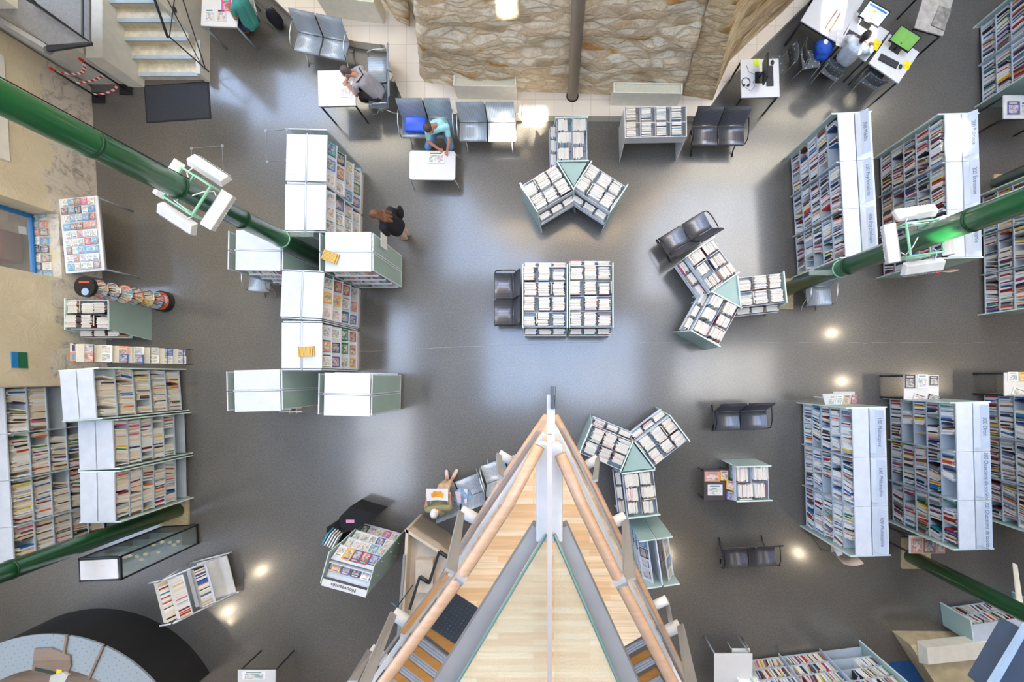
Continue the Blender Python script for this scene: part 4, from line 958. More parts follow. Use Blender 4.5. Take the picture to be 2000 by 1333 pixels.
# main handrails one metre above the deck
LR = [P(1053, 872, RZ), P(991, 990, RZ), P(905, 1121, RZ), P(750, 1333, RZ), P(690, 1415, RZ)]
RR = [P(1094, 888, RZ), P(1138, 990, RZ), P(1206, 1128, RZ), P(1313, 1333, RZ), P(1352, 1410, RZ)]
rail3('handrail', LR, .030, RAILW); rail3('handrail', RR, .030, RAILW)
# steel channel + glass between handrail and deck edge
for sg_, pts in ((-1, [(1063, 846), (945, 1022), (895, 1102), (800, 1230), (700, 1370)]), (1, [(1086, 838), (1178, 1032), (1228, 1140), (1284, 1245), (1350, 1380)])):
    ch = [P(*p, DZ+.12) for p in pts]; MB().tube(ch, .022, 4).build('steel_channel', STEELB, wk); ch2 = [P(*p, DZ+.12)+Vector((.05*sg_, 0, -.05)) for p in pts]; MB().tube(ch2, .012, 4).build('steel_channel', STEEL, wk)
for rr, dd in ((LR, [(1066, 840), (975, 975), (885, 1100), (760, 1285)]), (RR, [(1088, 840), (1160, 985), (1232, 1130), (1315, 1300)])):
    for i in range(3):
        a, b_ = rr[i+0], rr[i+1]; c, d_ = P(*dd[i], DZ+.1), P(*dd[i+1], DZ+.1)
        MB().sheet([a+Vector((0, 0, -.05)), b_+Vector((0, 0, -.05)), d_, c], .008).build('balustrade_glass', CLEAR, wk)
def bracket(c0, c1, pl_, r=.045):
    a, b_ = P(*c0, DZ-.05), P(*c1, DZ-.05); t_ = MB().tube([a, b_], r, 16).build('bracket_tube', STEELB, wk, True)
    pts = [P(x, y, z) for x, y, z in pl_]; MB().sheet(pts, .015).build('bracket_plate', STEEL, wk)
bracket((900, 998), (944, 1023), [(897, 996, DZ), (907, 1004, DZ), (893, 1120, RZ-.05), (871, 1110, RZ-.05)])
bracket((974, 887), (1002, 903), [(971, 884, DZ), (980, 890, DZ), (984, 934, RZ-.4), (972, 926, RZ-.4)], .035)
bracket((768, 1198), (813, 1228), [(764, 1194, DZ), (775, 1203, DZ), (722, 1345, RZ), (698, 1345, RZ)])
bracket((722, 1270), (770, 1305), [(718, 1268, DZ), (727, 1274, DZ), (700, 1330, RZ-.3), (680, 1330, RZ-.3)])
bracket((1168, 896), (1140, 913), [(1163, 896, DZ), (1170, 892, DZ), (1166, 936, RZ-.4), (1156, 940, RZ-.4)], .035)
bracket((1222, 1010), (1178, 1032), [(1214, 1020, DZ), (1226, 1012, DZ), (1240, 1128, RZ-.1), (1217, 1136, RZ-.05)])
bracket((1328, 1222), (1282, 1243), [(1322, 1224, DZ), (1334, 1218, DZ), (1362, 1340, RZ), (1338, 1340, RZ)])
bracket((1303, 1172), (1270, 1187), [(1298, 1176, DZ-.3), (1304, 1170, DZ-.3), (1312, 1215, DZ+.2), (1306, 1218, DZ+.2)], .035)
MB().tube([P(893, 1122, RZ-.0), P(909, 1134, RZ)], .034, 14).build('rail_collar', STEEL, wk); MB().tube([P(1200, 1141, RZ), P(1222, 1130, RZ)], .034, 14).build('rail_collar', STEEL, wk)
# tip post and central beam
tipm = MB(); a = P(1068, 772, 7.9); b_ = P(1085, 772, 7.9)
tipm.box(P(1068, 0, 7.9).x, P(1084, 0, 7.9).x, P(0, 868, 7.9).y, P(0, 772, 7.9).y, 7.84, 7.9); tipm.build('tip_plate', STEELB, wk)
tp_ = MB()
for px in (1076.5, 1080.5, 1085): x = P(px, 0, 7.95).x; tp_.box(x-.004, x+.004, P(0, 800, 7.95).y, P(0, 756, 7.95).y, 7.88, 7.95)
tp_.build('tip_fin', DKMET, wk)
cbx = MB(); zc = 8.2
x0, x1 = P(1047, 0, zc).x, P(1099, 0, zc).x; y0, y1 = P(0, 1060, zc).y, P(0, 866, zc).y
for (xa, xb) in ((x0, P(1071.5, 0, zc).x), (P(1076, 0, zc).x, x1)):
    cbx.prism([(xa, y0), (xb, y0), (xb, y1-.01), (xb-.015, y1), (xa+.015, y1), (xa, y1-.01)], zc-.1, zc)
cbx.build('central_beam', STEELB, wk, False, .008)
MB().box(P(1069, 0, 8.32).x, P(1078, 0, 8.32).x, P(0, 1430, 8.32).y, P(0, 850, 8.32).y, 8.27, 8.32).build('centre_strip', mat('warm_grey_steel', srgb('#a79f9a'), .5, .3), wk)
# upper V beams and glass floor panels
for pts in ([(1066, 1036), (1040, 1028), (848, 1333), (800, 1410), (845, 1410), (892, 1333)], [(1084, 1036), (1108, 1028), (1247, 1333), (1282, 1410), (1240, 1410), (1207, 1333)]):
    q = [P(*p, 8.15) for p in pts]; MB().prism([(v.x, v.y) for v in q], 8.05, 8.15).build('v_beam', STEEL, wk)
for pts in ([(1067, 1042), (892, 1333), (850, 1405), (1067, 1405)], [(1083, 1042), (1207, 1333), (1240, 1405), (1083, 1405)]):
    q = [P(*p, 8.2) for p in pts]; g_ = MB().prism([(v.x, v.y) for v in q], 8.18, 8.2).build('glass_floor_panel', glass('walkway_glass', srgb('#b7b79f'), .26, .03) if 'walkway_glass' not in MATS else MATS['walkway_glass'], wk)
    e = MB(); e.tube([q[0]+Vector((0, 0, .02)), q[2]+Vector((0, 0, .02))], .009, 6); e.build('panel_edge', mat('pane_edge_green', srgb('#5f7a70'), .3), g_)
MB().prism([(v.x, v.y) for v in [P(1072, 862, 8.0), P(1058, 880, 8.0), P(1072, 905, 8.0), P(1088, 880, 8.0)]], 7.98, 8.0).build('tip_glass', CLEAR, wk)
# beige pit walls and ramp below the walkway on the left
pit = thing('beige_stair_block', 'beige rendered stair block with a pale metal strip beneath the left of the walkway', 'stair block')
q = [P(*p, 1.0) for p in [(793, 1033), (856, 1073), (876, 1092), (835, 1175), (781, 1262)]]
MB().prism([(v.x, v.y) for v in q], 0, .75).build('block', BEIGE, pit)
rim = MB()
for i in range(len(q)):
    a, b_ = q[i], q[(i+1) % len(q)]
    if i in (2, 3): continue
    d = (b_-a).normalized()*0; nrm = Vector((-(b_-a).y, (b_-a).x, 0)).normalized()*-.06
    rim.prism([(a.x, a.y), (b_.x, b_.y), (b_.x-nrm.x*-1, b_.y-nrm.y*-1), (a.x-nrm.x*-1, a.y-nrm.y*-1)], .0, 1.02)
rim.build('parapet', mat('parapet_beige', srgb('#d2c2ad'), .8), pit)
MB().tube([P(790, 1084, 1.05), P(783, 1172, 1.05), P(778, 1240, 1.05)], .03, 6).build('metal_strip', ALU, pit)
MB().box(P(817, 0, .75).x, P(850, 0, .75).x, P(0, 1150, .75).y, P(0, 1088, .75).y, .75, .95).build('inner_step', BEIGE, pit)
sl = thing('guard_frame', 'dark steel guard frames standing on the beige stair block', 'guard')
for (x0, y0, x1, y1) in [(858, 1078, 838, 1140), (820, 1127, 800, 1190)]:
    MB().tube([P(x0, y0, 1.0), P(x1, y1, 1.9)], .03, 4).build('post', DKMET, sl); MB().tube([P(x0, y0, 1.03), P(x0+18, y0+12, 1.03)], .04, 12).build('stub', DKMET, sl, True)
MB().tube([P(806, 1144, 1.0), P(775, 1187, 1.9)], .012, 6).build('rod', DKMET, sl); MB().tube([P(765, 1178, 1.6), P(795, 1203, 1.6)], .012, 6).build('rod', mat('blue_rod', srgb('#5c7f96'), .4), sl)
# steel beam crossing the lower right corner
bb = thing('steel_beam', 'blue-grey steel beam cutting across the lower right corner', 'beam')
q = [P(*p, 7.0) for p in [(2003, 1232), (1934, 1352), (1990, 1400), (2080, 1300)]]; MB().prism([(v.x, v.y) for v in q], 6.8, 7.0).build('flange', mat('dark_blue_steel', srgb('#3d4a5c'), .5), bb)
q = [P(*p, 7.02) for p in [(2003, 1218), (2006, 1232), (1938, 1352), (1922, 1352)]]; MB().prism([(v.x, v.y) for v in q], 7.0, 7.03).build('edge_plate', mat('pale_blue_steel', srgb('#9fb2c4'), .4), bb)
cg = MB().sheet([P(1979, 1100, 1.2), P(1987, 1104, 1.2), P(2000, 1190, 1.9), P(1988, 1190, 1.9)], .02).build('cream_post', CREAM); tag(cg, 'slim cream metal strip standing near the right edge above the corner column', 'post')
# ============================================================ CONVECTORS
def convector(A, B, z0, h, dp, label, slot=True, rev=False):
    a, b_ = P(*A, z0), P(*B, z0); d = b_-a; Ln = math.hypot(d.x, d.y); t = thing('convector', label, 'radiator', (a.x, a.y, z0), math.atan2(d.y, d.x))
    MB().box(0, Ln, 0, .02, 0, h).build('front_panel', CREAM, t, bevel=.006); b = MB(); b.box(0, .03, .02, dp, 0, h); b.box(Ln-.03, Ln, .02, dp, 0, h); b.box(.03, Ln-.03, dp-.02, dp, 0, h); b.build('casing', CREAM, t, bevel=.004)
    MB().box(.03, Ln-.03, .02, dp-.02, 0, h-.05).build('grille', mat('cream_grille', srgb('#cdc8b0'), .6, var=.1, scale=40), t); return t
convector((894, 193), (1011, 195), .23, .47, .23, 'cream convector behind the empty pale bench, at the foot of the stone wall')
convector((1193, 206), (1322, 208), .23, .47, .23, 'cream convector behind the comics crate, right of the taupe column')
convector((640, 33), (750, 47), .23, .6, .3, 'cream convector in the upper left near the two-seat bench')
blk = MB(); q = [P(*p, .55) for p in [(1778, 1260), (1985, 1262), (2080, 1420), (1880, 1420)]]; tag(blk.prism([(v.x, v.y) for v in q], 0, .55).build('concrete_block', mat('worn_concrete', srgb('#c9b690'), .9, var=.15, scale=5, bump=.4)), 'worn pale concrete block in the lower right corner under a convector', 'block')
t = thing('convector', 'cream convector lying on the concrete block at lower right with a small label', 'radiator', P(1790, 1252, .56), math.radians(6))
MB().add([(0, 0, 0), (1.5, 0, 0), (1.5, -.5, 0), (0, -.5, 0), (0, 0, .28), (1.5, 0, .28), (1.5, -.36, .28), (0, -.36, .28)], [(0, 1, 2, 3), (7, 6, 5, 4), (0, 4, 5, 1), (1, 5, 6, 2), (2, 6, 7, 3), (3, 7, 4, 0)]).build('casing', CREAM, t, bevel=.01)
MB().sheet([(.7, -.483, .05), (.9, -.483, .05), (.9, -.425, .18), (.7, -.425, .18)], -.004).build('sticker', PAPER, t)
flat('blue_mat', [(1734, 1295), (1776, 1291), (1832, 1345), (1770, 1350)], 0, BLUEM, 'blue mat on the floor beside the concrete block', 'mat', .012)
t = thing('door_mat', 'dark ribbed door mat at the foot of the stone stairs', 'mat', P(349, 200)); o_, ang, Ln, D = rect((287, 241), (413, 232), (285, 168), 0)
t.location = o_; t.rotation_euler = (0, 0, ang); MB().box(0, Ln, 0, D, 0, .012).build('rubber_border', MATE, t); MB().box(.03, Ln-.03, .03, D-.03, .012, .018).build('pile', DOORM, t)
# ============================================================ BARRIER POSTS WITH TAPE
def post(px, py, label):
    t = thing('barrier_post', label, 'barrier post', P(px, py)); MB().tube([(0, 0, .03), (0, 0, 1.02)], .02, 10).build('pole', BLACK, t, True); MB().box(-.14, .14, -.12, .12, 0, .04).build('foot', BLACK, t, bevel=.01)
    MB().tube([(0, 0, .97), (0, 0, 1.05)], .03, 10).build('cap', RED, t); return t
post(194, 192, 'black barrier post nearer the green column, with red and white tape'); post(247, 176, 'black barrier post beside the stair parapet, with red and white tape')
tape = thing('barrier_tape', 'red and white striped tape strung between the black barrier posts', 'tape')
pa, pb_, pc_ = P(194, 192, 0), P(247, 176, 0), P(160, 140, 0)
def strip(a, b, sag, n=14):
    for i in range(n):
        def pt(u): return a.lerp(b, u)-Vector((0, 0, sag*4*u*(1-u)))
        p, r_ = pt(i/n), pt((i+1)/n); MB().sheet([p, r_, r_+Vector((0, 0, .06)), p+Vector((0, 0, .06))], .002).build('red_band' if i % 2 else 'white_band', RED if i % 2 else WHT, tape)
strip(pa+Vector((0, 0, .9)), pb_+Vector((0, 0, .95)), .22); strip(pa+Vector((0, 0, .12)), pb_+Vector((0, 0, .18)), .1, 10)
strip(pa+Vector((.02, .02, .5)), pb_+Vector((.02, .02, .5)), .06, 12)
# ============================================================ LEFT WALL TABLE, NICHE, DISPLAYS
o_, ang, Ln, D = rect((204, 528), (190, 382), (114, 384), .86)
tb = table((204, 528), (190, 382), (114, 384), .86, 'white-topped table of small books against the left wall', mat('grey_table_leg', srgb('#8c9298'), .5), r=.02)
Mt = Matrix.Translation(o_) @ Matrix.Rotation(ang, 4, 'Z')
SC = ['#55b0cf', '#55b0cf', '#3d8fc4', '#efeeea', '#e9e6e0', '#c23a3a', '#d98a66', '#2b2b33', '#e6dfd2', '#8a5b4a', '#d6d9dc']
for i in range(9):
    y = .06; j = 0
    while y < D-.13:
        w_ = random.uniform(.11, .17); h_ = random.uniform(.13, .165); j += 1
        c = random.choice(SC) if not (i == 8 and j == 2) else '#e0328a'
        magz(Mt @ TX(.04+i*(Ln-.06)/9+.155, y, .862+random.uniform(0, .02), 0, 0, PI/2), min(w_, .15), .14 if True else h_, f'{ORD[j]} from the edge in the {ORD[i+1]} row up, wall table', 'small books on the wall table', 'small_book', 'book', c, .014)
        y += w_*.93+.01 if False else .15*.93
nic = [(56, 418, .5), (58, 436, 0), (60, 452, 0), (62, 469, 0), (62, 486, .1), (64, 503, 0), (66, 519, -.1), (68, 535, 0)]
for k, (x, y, r) in enumerate(nic):
    for j in range(2):
        magz(Matrix.Translation(P(x+j*19, y+9, .885)) @ Matrix.Rotation(r*.3+.05, 4, 'Z'), .18, .15, f'lying on the niche sill, {ORD[k+1]} row from the top, {"inner" if j == 0 else "outer"} side', 'books on the niche sill', 'sill_book', 'book', random.choice(SC), .012)
nc = MB().box(-.06, .06, -.08, .08, 0, .004).build('window_note', PAPER); nc.location = P(44, 450, .94)+Vector((0, 0, 0)); nc.rotation_euler = (0, 1.3, .1); tag(nc, 'white note taped to the niche window', 'paper')
bin_unit((130, 642), (213, 642), (130, 586), 1.0, 'browsing rack of brownish magazines with a glass end, beside the round black book tower', 'left wall rack', pal=['brown', 'beige', 'grey', 'dark red', 'cream', 'pale grey', 'black', 'brown', 'grey'], cols=3)
tw = thing('book_tower', 'round black cardboard book tower with orange rims, full of paperbacks', 'display', P(322, 590))
MB().tube([(0, 0, 0), (0, 0, .12)], .24, 28).build('base_disc', BLACK, tw); MB().tube([(0, 0, .12), (0, 0, 1.75)], .11, 16).build('core', BLACK, tw, True)
MB().tube([(0, 0, .12), (0, 0, .125)], .2, 28).build('orange_ring', ORANGE, tw); MB().tube([(.06, .02, .125), (.06, .02, .135)], .11, 24).build('round_badge', mat('badge_grey', srgb('#bfc6d6'), .5), tw)
MB().tube([(0, 0, 1.75), (0, 0, 1.82)], .2, 28).build('top_disc', BLACK, tw); MB().tube([(.02, -.1, 1.82), (.02, -.1, 1.825)], .07, 24).build('round_badge', mat('badge_blue', srgb('#9db4d6'), .5), tw)
MB().box(-.1, .1, .07, .1, 1.82, 1.824).build('orange_lettering', ORANGE, tw)
Mtw = Matrix.Translation(tw.location)
for k in range(6):
    z = .2+k*.26
    MB().tube([(0, 0, z), (0, 0, z+.015)], .15, 28).build('tier', BLACK, tw)
    for j, a in enumerate((-50, -15, 20, 55, 90, 125, -85)):
        A_ = math.radians(a-12); M = Mtw @ TX(math.cos(A_)*.17, math.sin(A_)*.17, z+.02, 0, 0, A_+PI/2) @ TX(-.06, 0, 0, math.radians(62), 0, 0)
        magz(M, .12, .21, f'in the black tower, {ORD[k+1]} tier up, {ORD[j+1]} round from below', 'paperbacks in the black tower', 'paperback', 'book', random.choice(['#c23a3a', '#c23a3a', '#d98a66', '#e8b23a', '#2b2b33', '#55b0cf', '#2b2b33', '#e6dfd2']), .018)
# wire literature stand next to the tallest left bookcase
ws = thing('literature_stand', 'black wire stand with fanned magazines against the tallest left bookcase', 'display', P(368, 712)); Mws = Matrix.Translation(ws.location)
f = MB()
for y in (0, .34):
    f.tube([(0.05, y, 0), (-.62, y, 1.95)], .008, 6); f.tube([(.12, y, 0), (-.2, y, 0)], .008, 6)
for k in range(6): f.tube([(.08-.62*k/6, 0, .25+k*.3), (.08-.62*k/6, .34, .25+k*.3)], .006, 6)
f.build('wire_frame', BLACK, ws)
for k in range(7):
    z = .14+k*.26; x = .03-.62*k/7
    MB().sheet([(x, 0, z), (x, .34, z), (x-.1, .34, z+.22), (x-.1, 0, z+.22)], .004).build('pocket', CREAM, ws)
    for j in range(2):
        M = Mws @ TX(x+.03, .01+j*.165, z, 0, 0, 0) @ Matrix(((0, -.6, .8, 0), (1, 0, 0, 0), (0, .8, .6, 0), (0, 0, 0, 1)))
        magz(M, .17, .33, f'in the black wire stand, {ORD[k+1]} pocket from the floor, {"lower" if j == 0 else "upper"} side', 'magazines in the wire stand', col=random.choice(['#d6d9dc', '#e9e6e0', '#efeeea', '#2b5ba8', '#d98a66', '#c7c2ba']))
# glass showcase
o_, ang, Ln, D = rect((233, 1134), (231, 1090), (152, 1095), 1.94); sc_ = thing('glass_showcase', 'tall black-framed glass showcase with a white top, beside the green column', 'showcase', o_, ang)
f = MB(); zT = 1.92
for x in (0, Ln):
    for y in (0, D): f.box(x-.015, x+.015, y-.015, y+.015, 0, zT)
for z in (.04, zT-.02):
    f.box(-.015, Ln+.015, -.015, .015, z-.02, z+.02); f.box(-.015, Ln+.015, D-.015, D+.015, z-.02, z+.02); f.box(-.015, .015, 0, D, z-.02, z+.02); f.box(Ln-.015, Ln+.015, 0, D, z-.02, z+.02)
f.build('black_frame', BLACK, sc_); MB().box(.03, Ln-.03, .03, D-.03, zT, zT+.015).build('white_cover', PAPER, sc_)
MB().box(.015, Ln-.015, .0, .006, .06, zT-.04).build('glass_pane', CLEAR, sc_); MB().box(Ln-.006, Ln, .015, D-.015, .06, zT-.04).build('glass_pane', CLEAR, sc_); MB().box(0, Ln, 0, D, .0, .06).build('floor_panel', BLACK, sc_)
MB().box(0.0, Ln, D-.01, D, .06, zT).build('back_panel', mat('dark_back', srgb('#2a2f33'), .6), sc_)
Msc = W(sc_); n = 0
for z in (.45, .85, 1.25, 1.6):
    MB().box(.02, Ln-.02, .02, D-.03, z-.008, z).build('glass_shelf', glass('shelf_glass', srgb('#7fa3b3'), .35, .1) if 'shelf_glass' not in MATS else MATS['shelf_glass'], sc_)
    for k in range(3):
        n += 1; p = Msc @ Vector((random.uniform(.08, Ln-.08), .08+k*.09, z+.03)); o = MB().ell((0, 0, 0), .05, .035, .03).build('carved_shell', [mat('ivory_shell', srgb('#e2dcc3'), .5)], None, True); o.location = p
        tag(o, f'small ivory shell, {ORD[[.45, .85, 1.25, 1.6].index(z)+1]} showcase shelf up, {ORD[k+1]} from the pane', 'ornament', 'objects in the glass showcase')
# book cart
o_, ang, Ln, D = rect((367, 1206), (347, 1128), (300, 1141), 1.05); ct = thing('book_cart', 'white metal book trolley loaded with tilted books', 'trolley', o_, ang); Mc = W(ct)
for x in (-.03, Ln+.03):
    f = MB(); f.tube([(x, D+.02, .1), (x, D*.5, 1.12)], .018, 8); f.tube([(x, D*.5, 1.12), (x, -.35, .1)], .018, 8); f.tube([(x, D+.05, .1), (x, -.42, .1)], .018, 8); f.tube([(x, D+.08, 1.06), (x, D-.2, 1.12)], .018, 8)
    f.build('side_frame', WHITE, ct, True)
w_ = MB()
for x in (-.03, Ln+.03):
    for y in (D+.03, -.4): w_.tube([(x-.015, y, .04), (x+.015, y, .04)], .04, 12)
w_.build('wheels', TUBE, ct)
MB().box(0, Ln, 0, D, .9, .92).build('tray', WHITE, ct); MB().box(0, Ln, -.2, D*.5, .5, .52).build('tray', WHITE, ct); MB().box(0, Ln, -.4, D*.6, .14, .16).build('tray', WHITE2, ct)
for r_, (y0, z0) in enumerate(((D*.52, .94), (.0, .92), (-.18, .53))):
    x = .01; i = 0
    while x < Ln-.03:
        th = random.uniform(.018, .035); i += 1; cc = random.choice(NOVL+['teal', 'orange', 'blue', 'red', 'purple', 'pale blue'])
        REC.append(('shelf', Mc @ TX(x+th/2, y0+.02, z0, -.5, 0, 0) @ TX(0, 0, 0), cc, (th, .17, .2), f'{cc} book, {ORD[i]} from the lower end, row {ORD[r_+1]} of the white trolley')); x += th*1.05
# round desk
rd = thing('round_desk', 'round information desk with pale dotted boards and walnut worktop in the bottom left corner', 'desk', P(95, 1512, 0)); c0 = P(95, 1512, 1.1); R1 = 272*9.5/889; R0 = 206*9.5/889
rd.location = (c0.x, c0.y, 0)
def arc(r, a0, a1, n=40): return [(r*math.cos(a0+(a1-a0)*i/n), r*math.sin(a0+(a1-a0)*i/n)) for i in range(n+1)]
for a0, a1 in ((40, 66), (67, 81.5), (82.5, 125)):
    a0, a1 = map(math.radians, (a0, a1)); MB().prism(arc(R1, a0, a1)+arc(R0, a1, a0), 1.06, 1.1).build('dotted_board', PEG, rd)
MB().prism(arc(R1-.02, .5, 2.4)+arc(R1-.06, 2.4, .5), 0, 1.06).build('front_panel', mat('dark_desk_side', srgb('#1d1d1e'), .6), rd)
for a in (66.5, 82): 
    a = math.radians(a); MB().tube([(R0*.98*math.cos(a), R0*.98*math.sin(a), 1.12), (R1*math.cos(a), R1*math.sin(a), 1.12)], .03, 4).build('divider_bar', DESKW, rd)
MB().prism(arc(R0+.05, .5, 2.4)+arc(R0-1.3, 2.4, .5), .72, .75).build('worktop', DESKW, rd)
q = [P(*p, 1.14)-rd.location for p in [(67, 1268), (100, 1267), (136, 1282), (138, 1302), (132, 1316), (62, 1312)]]
MB().prism([(v.x, v.y) for v in q], 1.10, 1.14).build('raised_top', DESKW, rd)
for nm, pts, m_, lb in (('leaflet', [(14, 1307), (48, 1284), (54, 1291), (20, 1311)], PAPER, 'white leaflet with dark print lying at an angle on the round desk'), ('card', [(58, 1287), (68, 1289), (65, 1304), (54, 1302)], PAPER, 'small white card beside the leaflet on the round desk'),
                        ('ruler', [(69, 1304), (110, 1313), (109, 1320), (67, 1310)], mat('dark_green_strip', srgb('#26382c'), .5), 'dark green strip lying on the round desk'), ('sticky_note', [(111, 1308), (121, 1309), (120, 1318), (110, 1317)], mat('note_yellow', srgb('#e0c81e'), .6), 'yellow sticky note on the round desk'),
                        ('plastic_bag', [(104, 1318), (128, 1312), (138, 1317), (130, 1333), (100, 1333)], mat('translucent_grey', srgb('#b9bab5'), .3), 'crumpled pale plastic bag on the round desk')):
    flat(nm, pts, 1.142 if nm in ('ruler', 'sticky_note', 'plastic_bag') else 1.102 if 0 else .76, m_, lb, 'bag' if nm == 'plastic_bag' else 'stationery', .005 if nm != 'plastic_bag' else .05)
magz(Matrix.Translation(P(474, 1328, .752)), .5, .18, 'lying on the small table at the bottom edge', None, 'leaflet', 'leaflet', '#efeeea')
# ============================================================ NOUVEAUTES STAND
o_, ang, Ln, D = rect((729, 1104), (645.7, 1081), (706, 1158), 1.72); nv = thing('new_books_stand', 'glass-ended face-out display of new books with the Nouveautés sign', 'display', o_, ang); Mn = W(nv)
for x in (-.035, Ln+.02):
    pr_ = [(-.12, 0), (-.1, .5), (-.04, 1.2), (-.02, 1.74), (D+.02, 1.74), (D+.06, .0)]
    e = MB().add([(x, y, z) for y, z in pr_]+[(x+.014, y, z) for y, z in pr_], [(5, 4, 3, 2, 1, 0), (6, 7, 8, 9, 10, 11)]+[(i, (i+1) % 6, 6+(i+1) % 6, 6+i) for i in range(6)]).build('side_glass', FROST, nv)
    MB().tube([(x+.007, y, z) for y, z in pr_[:5]], .010, 6).build('rim', GEDGE, e); s_ = MB()
    for y, z in ((.1, .3), (.1, .8), (.1, 1.3), (.4, .3), (.4, .8), (.4, 1.3)): s_.tube([(x-.02, y, z), (x+.035, y, z)], .014, 8)
    s_.build('fixing_stud', TUBE, e)
MB().box(0, Ln, .20, .22, .05, 1.66).build('core_panel', WHITE, nv); MB().tube([(0, -.06, .14), (Ln, -.06, .14)], .012, 8).build('front_bar', WHITE, nv)
for y, z in ((.24, 1.52), (.38, 1.6)): MB().box(0, Ln, y, y+.12, z-.015, z).build('rear_tray', WHITE, nv); MB().box(0, Ln, y+.11, y+.122, z, z+.05).build('tray_lip', WHITE, nv)
sn = MB().sheet([(-.03, D-.09, 1.76), (Ln+.0, D-.09, 1.76), (Ln+.0, D+.06, 1.74), (-.03, D+.06, 1.74)], .006).build('sign', PAPER, nv)
text('Nouveautés', .105, sn, Matrix.Translation((Ln*.5, D-.02, 1.762)), mat('ink_dark', srgb('#2c2c30'), .6))
cols_ = [['#d6d9dc', '#e0328a', '#c7c2ba', '#c7c2ba', '#2b2b33'], ['#e9e6e0', '#2b5ba8', '#efeeea', '#e9e6e0', '#efeeea'], ['#c7c2ba', '#55b0cf', '#e9e6e0', '#efeeea', '#d6d9dc'], ['#2b5ba8', '#c23a3a', '#5b4a86', '#e8b23a', '#efeeea']]
for r_ in range(4):
    zz = .24+r_*.37; S = TX(0, -.07+r_*.02, zz, math.radians(63), 0, 0)
    b = MB(); b.box(.0, Ln, -.01, .33, -.014, -.006, M=S); b.box(0, Ln, -.015, -.005, -.01, .03, M=S); b.build('sloped_shelf', WHITE, nv)
    for k in range(5):
        magz(Mn @ S @ TX(.01+k*(Ln-.01)/5, .0, 0), .162, random.uniform(.24, .29), f'on the new-books stand, {ORD[r_+1]} row up, {ORD[k+1]} from the right', 'new books on the face-out stand', 'new_book', 'book', cols_[r_][k], .012)
text("L'ECO", .07, nv, TX(0, -.03, .61, math.radians(63), 0, 0) @ TX(Ln*.68, .2, .014), RED)
for k in range(4): magz(Mn @ TX(.04+k*.2, .26, 1.53, math.radians(40), 0, 0), .17, .16, f'in the rear tray of the new-books stand, {ORD[k+1]} from the right', 'new books on the face-out stand', 'new_book', 'book', th=.012)
bh = thing('brochure_rack', 'black angular brochure holder with a pink label, filled with folders, beside the new-books stand', 'rack', P(705, 1005, 0), math.radians(-20))
q = [P(*p, .6)-P(705, 1005, 0) for p in [(662, 1012), (684, 990), (738, 1006), (699, 1033), (668, 1043)]]
bh.rotation_euler = (0, 0, 0); MB().prism([(v.x, v.y) for v in q], .0, .6).build('body', BLKF, bh); v = P(684, 1019, .6)-bh.location
MB().box(v.x-.09, v.x+.09, v.y-.035, v.y+.035, .6, .603).build('pink_label', mat('pink_card', srgb('#d08cb4'), .6), bh)
for k in range(5):
    o = MB().box(-.012, .012, -.14, .14, 0, .3).build('folder', [PAPER if k else mat('turquoise_card', srgb('#3aa6c4'), .5)], None); o.location = P(646+k*4.5, 1042+k*2, .56); o.rotation_euler = (0, .1, -.5)
    tag(o, f'{"turquoise" if not k else "white"} folder beside the black brochure holder, {ORD[k+1]} from the left', 'folder', 'folders beside the brochure holder')
v = P(652, 1046, .55)-bh.location; MB().box(v.x-.16, v.x+.12, v.y-.17, v.y+.17, .0, .555).build('slot_box', BLKF, bh)
# ============================================================ A-FRAME RACK
o_, ang, Ln, D = rect((1249, 1060), (1262, 1150), (1315, 1055), 1.45); af = thing('magazine_rack', 'double-sided magazine rack with tall glass end panels right of the walkway', 'magazine rack', o_, ang); Ma = W(af)
for x in (-.02, Ln):
    for ya, yb in ((0, D/2-.015), (D/2+.015, D)): 
        e = MB().box(x, x+.012, ya, yb, .05, 1.45).build('end_panel', FROST, af); MB().box(x-.004, x+.016, ya, yb, 1.44, 1.46).build('rim', GEDGE, e)
MB().box(0, Ln, D/2-.012, D/2+.012, .1, 1.42).build('core_panel', WHITE, af); MB().box(-.0, Ln, 0, D, .04, .08).build('bottom_shelf', FROST, af)
for sd in (0, 1):
    Ms = Matrix.Identity(4) if sd == 0 else TX(Ln, D, 0, 0, 0, PI)
    for j, zz in enumerate((.25, .65, 1.05)):
        S = Ms @ TX(0, .04, zz, math.radians(62), 0, 0); b = MB(); b.box(0, Ln, -.01, .3, -.012, -.004, M=S); b.box(0, Ln, -.015, -.005, -.01, .03, M=S); b.build('sloped_shelf', WHITE, af)
        for k in range(4):
            magz(Ma @ S @ TX(.02+k*.22, .0, 0), .2, .27, f'on the rack right of the walkway, {["left", "right"][sd]} side, tier {ORD[j+1]}, {ORD[k+1]} along', 'magazines on the glass-ended rack', col=['#3d8fc4', '#2b2b33', '#d6d9dc', '#c7c2ba'][k] if sd == 0 else None)
